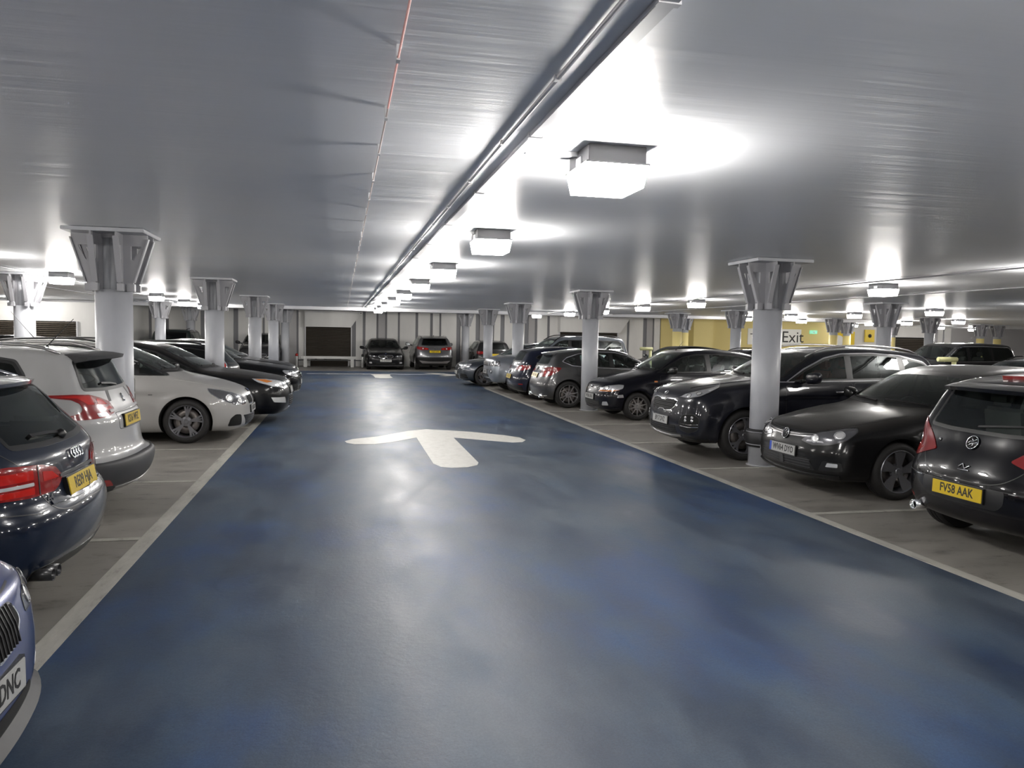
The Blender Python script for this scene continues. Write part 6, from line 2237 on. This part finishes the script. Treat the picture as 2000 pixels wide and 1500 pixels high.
def car_tail_simple(loc, rz, label, pm, kind, plate_text=None, rail=None, plate_z=.72, detail=.75, lampz=.80, badge=None):
    c_ = start_car(kind, label, pm, loc, rz, detail=detail, glass=('window_glass', 'privacy_glass'), rear_glass='privacy_glass')
    lamp_pair(c_, 'tail_light', ('cr',), [(24, lampz), (26, lampz + .09), (40, lampz + .12), (62, lampz + .13), (60, lampz + .02), (44, lampz - .03)], 'lamp_red', r=.025, off=.006, extras=[('spot', 38, lampz + .05, .035, 'lamp_red_bright'), ('poly', [(27, lampz + .02), (33, lampz + .02), (33, lampz + .05), (27, lampz + .05)], 'lamp_clear')])
    c_.plate('rear', plate_z, plate_text, True)
    if badge:
        ring_badge(c_, ('rear',), 0, plate_z + .14, .045, [[(-.5, 0), (.5, 0)]])
    c_.patch('bumper_valance', ('cr',), [(-50, .24), (50, .24), (48, .36), (20, .38), (-20, .38), (-48, .36)], 'black_trim', off=.005, deg=True, r=.03)
    for sg in (-1, 1):
        c_.patch('reflector', ('cr',), [(sg * 42, .40), (sg * 50, .40), (sg * 50, .43), (sg * 42, .43)], 'lamp_red', off=.006, deg=True, r=.01)
    sp = c_.s
    m_ = (sp['ax'] + sp['bx']) / 2
    bz = lambda x_: float(c_.sh.belt(x_))
    zb = sp.get('zb', .2) + .08
    doors(c_, [(m_ - .8, zb), (m_ + .28, zb), (m_ + .3, bz(m_ + .3) - .02), (m_ - .78, bz(m_ - .78) - .02)], [(m_ + .32, zb), (m_ + .85, zb + .02), (m_ + 1.1, .75), (m_ + 1.15, bz(m_ + 1.15) - .01), (m_ + .32, bz(m_ + .32) - .02)], (m_ + .1, bz(m_) - .14, m_ + .95, bz(m_) - .12))
    c_.mirror(WS[kind][0] + .35, bz(1.7) + .05)
    if rail:
        c_.rails(WS[kind][1] + .1, sp['L'] - .6, .6, rail)
    lamp_pair(c_, 'headlight', ('cf',), [(26, bz(0.3) - .12), (40, bz(0.3) - .02), (56, bz(.4)), (50, bz(.3) - .12)], 'lamp_clear')
    c_.body()
    c_.cabin()
    c_.wheels('five', 'alloy_silver', sp['r'] * .7)
    return c_


def car_kidney_front(loc, rz, label, pm, plate_text, kind='saloon', over=None, band=False):
    c_ = start_car(kind, label, pm, loc, rz, detail=.9, glass=('window_glass', 'window_glass'), spec_over=over)
    for sg in (-1, 1):
        g = c_.patch('grille', ('cf',), [(sg * 1.5, .60), (sg * 4, .53), (sg * 15, .545), (sg * 22, .615), (sg * 20.5, .69), (sg * 4, .70), (sg * 1.5, .67)], 'arch_liner', off=.006, border=.01, bm_='chrome', deg=True, r=.03)
        for k in range(8):
            u = sg * (3.6 + 1.95 * k)
            c_.strip('grille_slat', ('cf',), [(u, .545), (u + sg * .4, .69)], .006, 'black_trim', off=.012, deg=True, parent=g, seg=.1)
        c_.patch('fog_light', ('cf',), [(sg * 38, .30), (sg * 47, .31), (sg * 46, .37), (sg * 39, .37)], 'lamp_clear', off=.004, deg=True, r=.02)
    roundel(c_, ('front',), 0, .745)
    lamp_pair(c_, 'headlight', ('cf',), [(27, .60), (29, .66), (42, .70), (54, .715), (55, .69), (50, .63), (38, .59)], 'lamp_smoke', bezel='black_trim', r=.02, off=.002, extras=[('spot', 34, .64, .035, 'lamp_bright', 'lamp_smoke'), ('spot', 45, .66, .035, 'lamp_bright', 'lamp_smoke')])
    g = c_.patch('lower_grille', ('cf',), [(-30, .24), (30, .24), (26, .34), (-26, .34)], 'arch_liner', off=.003, deg=True, r=.02)
    c_.strip('splitter', ('cf',), [(-52, .225), (-25, .205), (0, .20), (25, .205), (52, .225)], .06, 'grey_plastic', off=.06, deg=True, skirt=.05)
    c_.plate('front', .435, plate_text, False, band)
    bonnet(c_, [(0.3, .52), (.7, .68), (1.1, .73), (1.35, .74)])
    c_.strip('bonnet_seam', ('cf',), [(-30, .725), (-15, .715), (0, .71), (15, .715), (30, .725)], .006, 'black_trim', off=.0015, deg=True)
    sp = c_.s
    m_ = (sp['ax'] + sp['bx']) / 2
    bz = lambda x_: float(c_.sh.belt(x_))
    doors(c_, [(m_ - .8, .28), (m_ + .28, .28), (m_ + .3, bz(m_ + .3) - .02), (m_ - .78, bz(m_ - .78) - .02)], None, (m_ + .1, .83))
    c_.mirror(WS[kind][0] + .35, bz(1.7) + .04)
    lamp_pair(c_, 'tail_light', ('cr',), [(24, .78), (26, .90), (56, .92), (56, .78)], 'lamp_red')
    c_.body()
    c_.cabin()
    c_.wheels('twin', 'alloy_silver', sp['r'] * .7)
    return c_


def car_grey_crossover_tail(loc, rz):
    pm = paint('grey_paint', (0.11, 0.11, 0.115), 0.6, 0.3)
    c_ = start_car('crossover', 'grey crossover, tail to the viewer, yellow plate, against the back wall', pm, loc, rz, detail=.8, glass=('window_glass', 'privacy_glass'), rear_glass='privacy_glass', spec_over=dict(L=4.48, H=1.6, W=1.806))
    lamp_pair(c_, 'tail_light', ('cr',), [(20, .96), (22, 1.04), (40, 1.09), (58, 1.12), (58, 1.02), (42, .95)], 'lamp_red', r=.02, extras=[('spot', 38, 1.02, .035, 'lamp_bright'), ('poly', [(24, .985), (31, .985), (31, 1.03), (25, 1.03)], 'lamp_red_bright')])
    c_.plate('rear', .88, 'YG67 UHS', True)
    c_.strip('chrome_strip', ('rear',), [(-.3, .965), (0, .97), (.3, .965)], .012, 'chrome', off=.01, skirt=.008)
    ring_badge(c_, ('rear',), 0, 1.02, .045, [[(-.8, 0), (.8, 0)]])
    c_.patch('rear_bumper', ('cr',), [(-62, .26), (62, .26), (62, .58), (40, .62), (-40, .62), (-62, .58)], 'black_trim', off=.008, deg=True, r=.03)
    c_.patch('skid_plate', ('cr',), [(-38, .33), (38, .33), (44, .46), (20, .42), (-20, .42), (-44, .46)], 'alloy_silver', off=.014, deg=True, r=.02)
    c_.rails(2.1, 3.9, .62, 'chrome')
    c_.spoiler(4.02, .58, pm, depth=.2, drop=.03)
    c_.mirror(1.8, 1.13, 1.1)
    doors(c_, [(1.5, .36), (2.6, .37), (2.6, 1.10), (1.52, 1.06)], None, (2.4, .98))
    c_.aerial(3.6, .1, fin=True)
    c_.body()
    c_.cabin()
    c_.wheels('five', 'alloy_silver', .25)
    return c_


PI = math.pi
R_OUT, L_OUT = 0.0, PI     # nose towards the lane: right row faces -X, left row faces +X
black = paint('plain_black_paint', (0.003, 0.003, 0.004), 0.0, 0.3)
dkgrey = paint('dark_grey_paint', (0.014, 0.014, 0.015), 0.0, 0.3)
navy2 = paint('inky_blue_paint', (0.009, 0.011, 0.024), 0.0, 0.3)
blue = paint('bright_blue_paint', (0.006, 0.022, 0.13), 0.3, 0.28)

BUILD = dict(dark_hatch=car_dark_hatch, black_tail=car_black_tail, crossover_dark=car_crossover_dark, small_black=car_small_black, grey_tail=car_grey_tail, navy_estate=car_navy_estate,
             white_suv=car_white_suv, white_mpv=car_white_mpv, black_big=car_black_big, black_estate=car_black_estate_tail, grey_saloon=car_grey_saloon, silver=car_silver_off_roader, gx=car_grey_crossover_tail)
car_black_tail((4.97 + 2.0, 5.34, 0), PI)
car_dark_hatch((5.02 + 2.13, 8.0, 0), 0)
car_crossover_dark((4.67 + 2.24, 10.72, 0), 0)
car_small_black((5.2 + 1.94, 15.7, 0), 0)
car_grey_tail((4.6 + 2.145, 18.45, 0), PI)
car_tail_simple((4.5 + 2.15, 20.8, 0), PI, 'inky blue hatchback, tail out, squeezed between the grey hatchback and the silver off-roader', navy2, 'premium_hatch', 'FG12 OKL', plate_z=.6, lampz=.80, badge=True)
car_silver_off_roader((4.28 + 2.25, 23.1, 0), 0)
car_grey_saloon((3.83 + 2.46, 26.1, 0), 0)
car_saloon_front((4.9 + 2.12, 28.8, 0), 0, 'black hatchback whose windscreen shows just beyond the blue-grey saloon', black, kind='hatch', detail=.7, grille='plain')
car_kidney_front((-1.16 - 2.46, 2.86, 0), PI, 'bright blue car nose with kidney grille, cut off at the lower left corner', blue, 'WR63 DNC')
car_navy_estate((-1.60 - 2.35, 5.5, 0), 0)
car_white_suv((-1.85 - 2.08, 8.0, 0), 0)
car_white_mpv((-1.42 - 2.17, 13.15, 0), PI)
car_black_big((-.95 - 2.39, 15.55, 0), PI)
car_black_estate_tail((-2.15 - 2.35, 18.1, 0), 0)
car_saloon_front((-1.03 - 2.46, 20.6, 0), PI, 'black saloon nose out, nearer of the two far left noses', black, detail=.7)
car_saloon_front((-1.25 - 2.46, 23.2, 0), PI, 'black saloon nose out, farther of the two far left noses', black, detail=.7)
# against the back wall
car_kidney_front((2.0, 36.3 + 2.3, 0), PI / 2, 'black saloon facing the viewer against the back wall, white plate', black, 'OY10 WWX', over=dict(L=4.92, H=1.43, W=1.80))
car_grey_crossover_tail((4.3, 36.2 + 2.24, 0), -PI / 2)
car_tail_simple((7.25, 36.6 + 2.15, 0), -PI / 2, 'grey-brown hatchback by the back wall, tail out between two far columns', dkgrey, 'hatch', plate_z=.75)
car_saloon_front((-3.7, 36.4 + 2.2, 0), PI / 2, 'dark crossover front by the back wall, seen between left columns', dkgrey, kind='crossover', detail=.7, grille='plain')
car_tail_simple((-7.4, 36.4 + 2.25, 0), -PI / 2, 'dark green boxy off-roader at the back wall behind the second row column', paint('dark_green_paint', (0.012, 0.02, 0.018), 0.2, 0.4), 'off_roader', rail='black_trim', plate_z=.8, lampz=1.0)
car_tail_simple((-11.0, 30.5 - 2.6, 0), 0, 'dark hatchback roof just right of the left wall louvre', dkgrey, 'hatch')
# rows beyond the right bays
car_saloon_front((11.6, 20.9, 0), 0, 'black estate with arched roof rails, behind the small blue-black hatchback', black, kind='estate', detail=.7, rail='black_trim', grille='plain')
car_tail_simple((11.5, 25.7, 0), 0, 'black hatchback with whip aerial behind the silver off-roader', black, 'hatch')
car_tail_simple((11.4, 15.7, 0), 0, 'black crossover roof behind the dark slate crossover', black, 'premium_hatch')
car_saloon_front((19.3, 21.6, 0), 0, 'dark tall off-roader by the far right silver column', dkgrey, kind='off_roader', detail=.7, grille='plain')
car_saloon_front((14.6, 13.8, 0), 0, 'dark estate with roof rails at the far right edge', dkgrey, kind='estate', detail=.7, rail='black_trim', grille='plain')
car_saloon_front((19.6, 16.3, 0), 0, 'dark hatchback at the right edge behind the estate', dkgrey, kind='hatch', detail=.7, grille='plain')
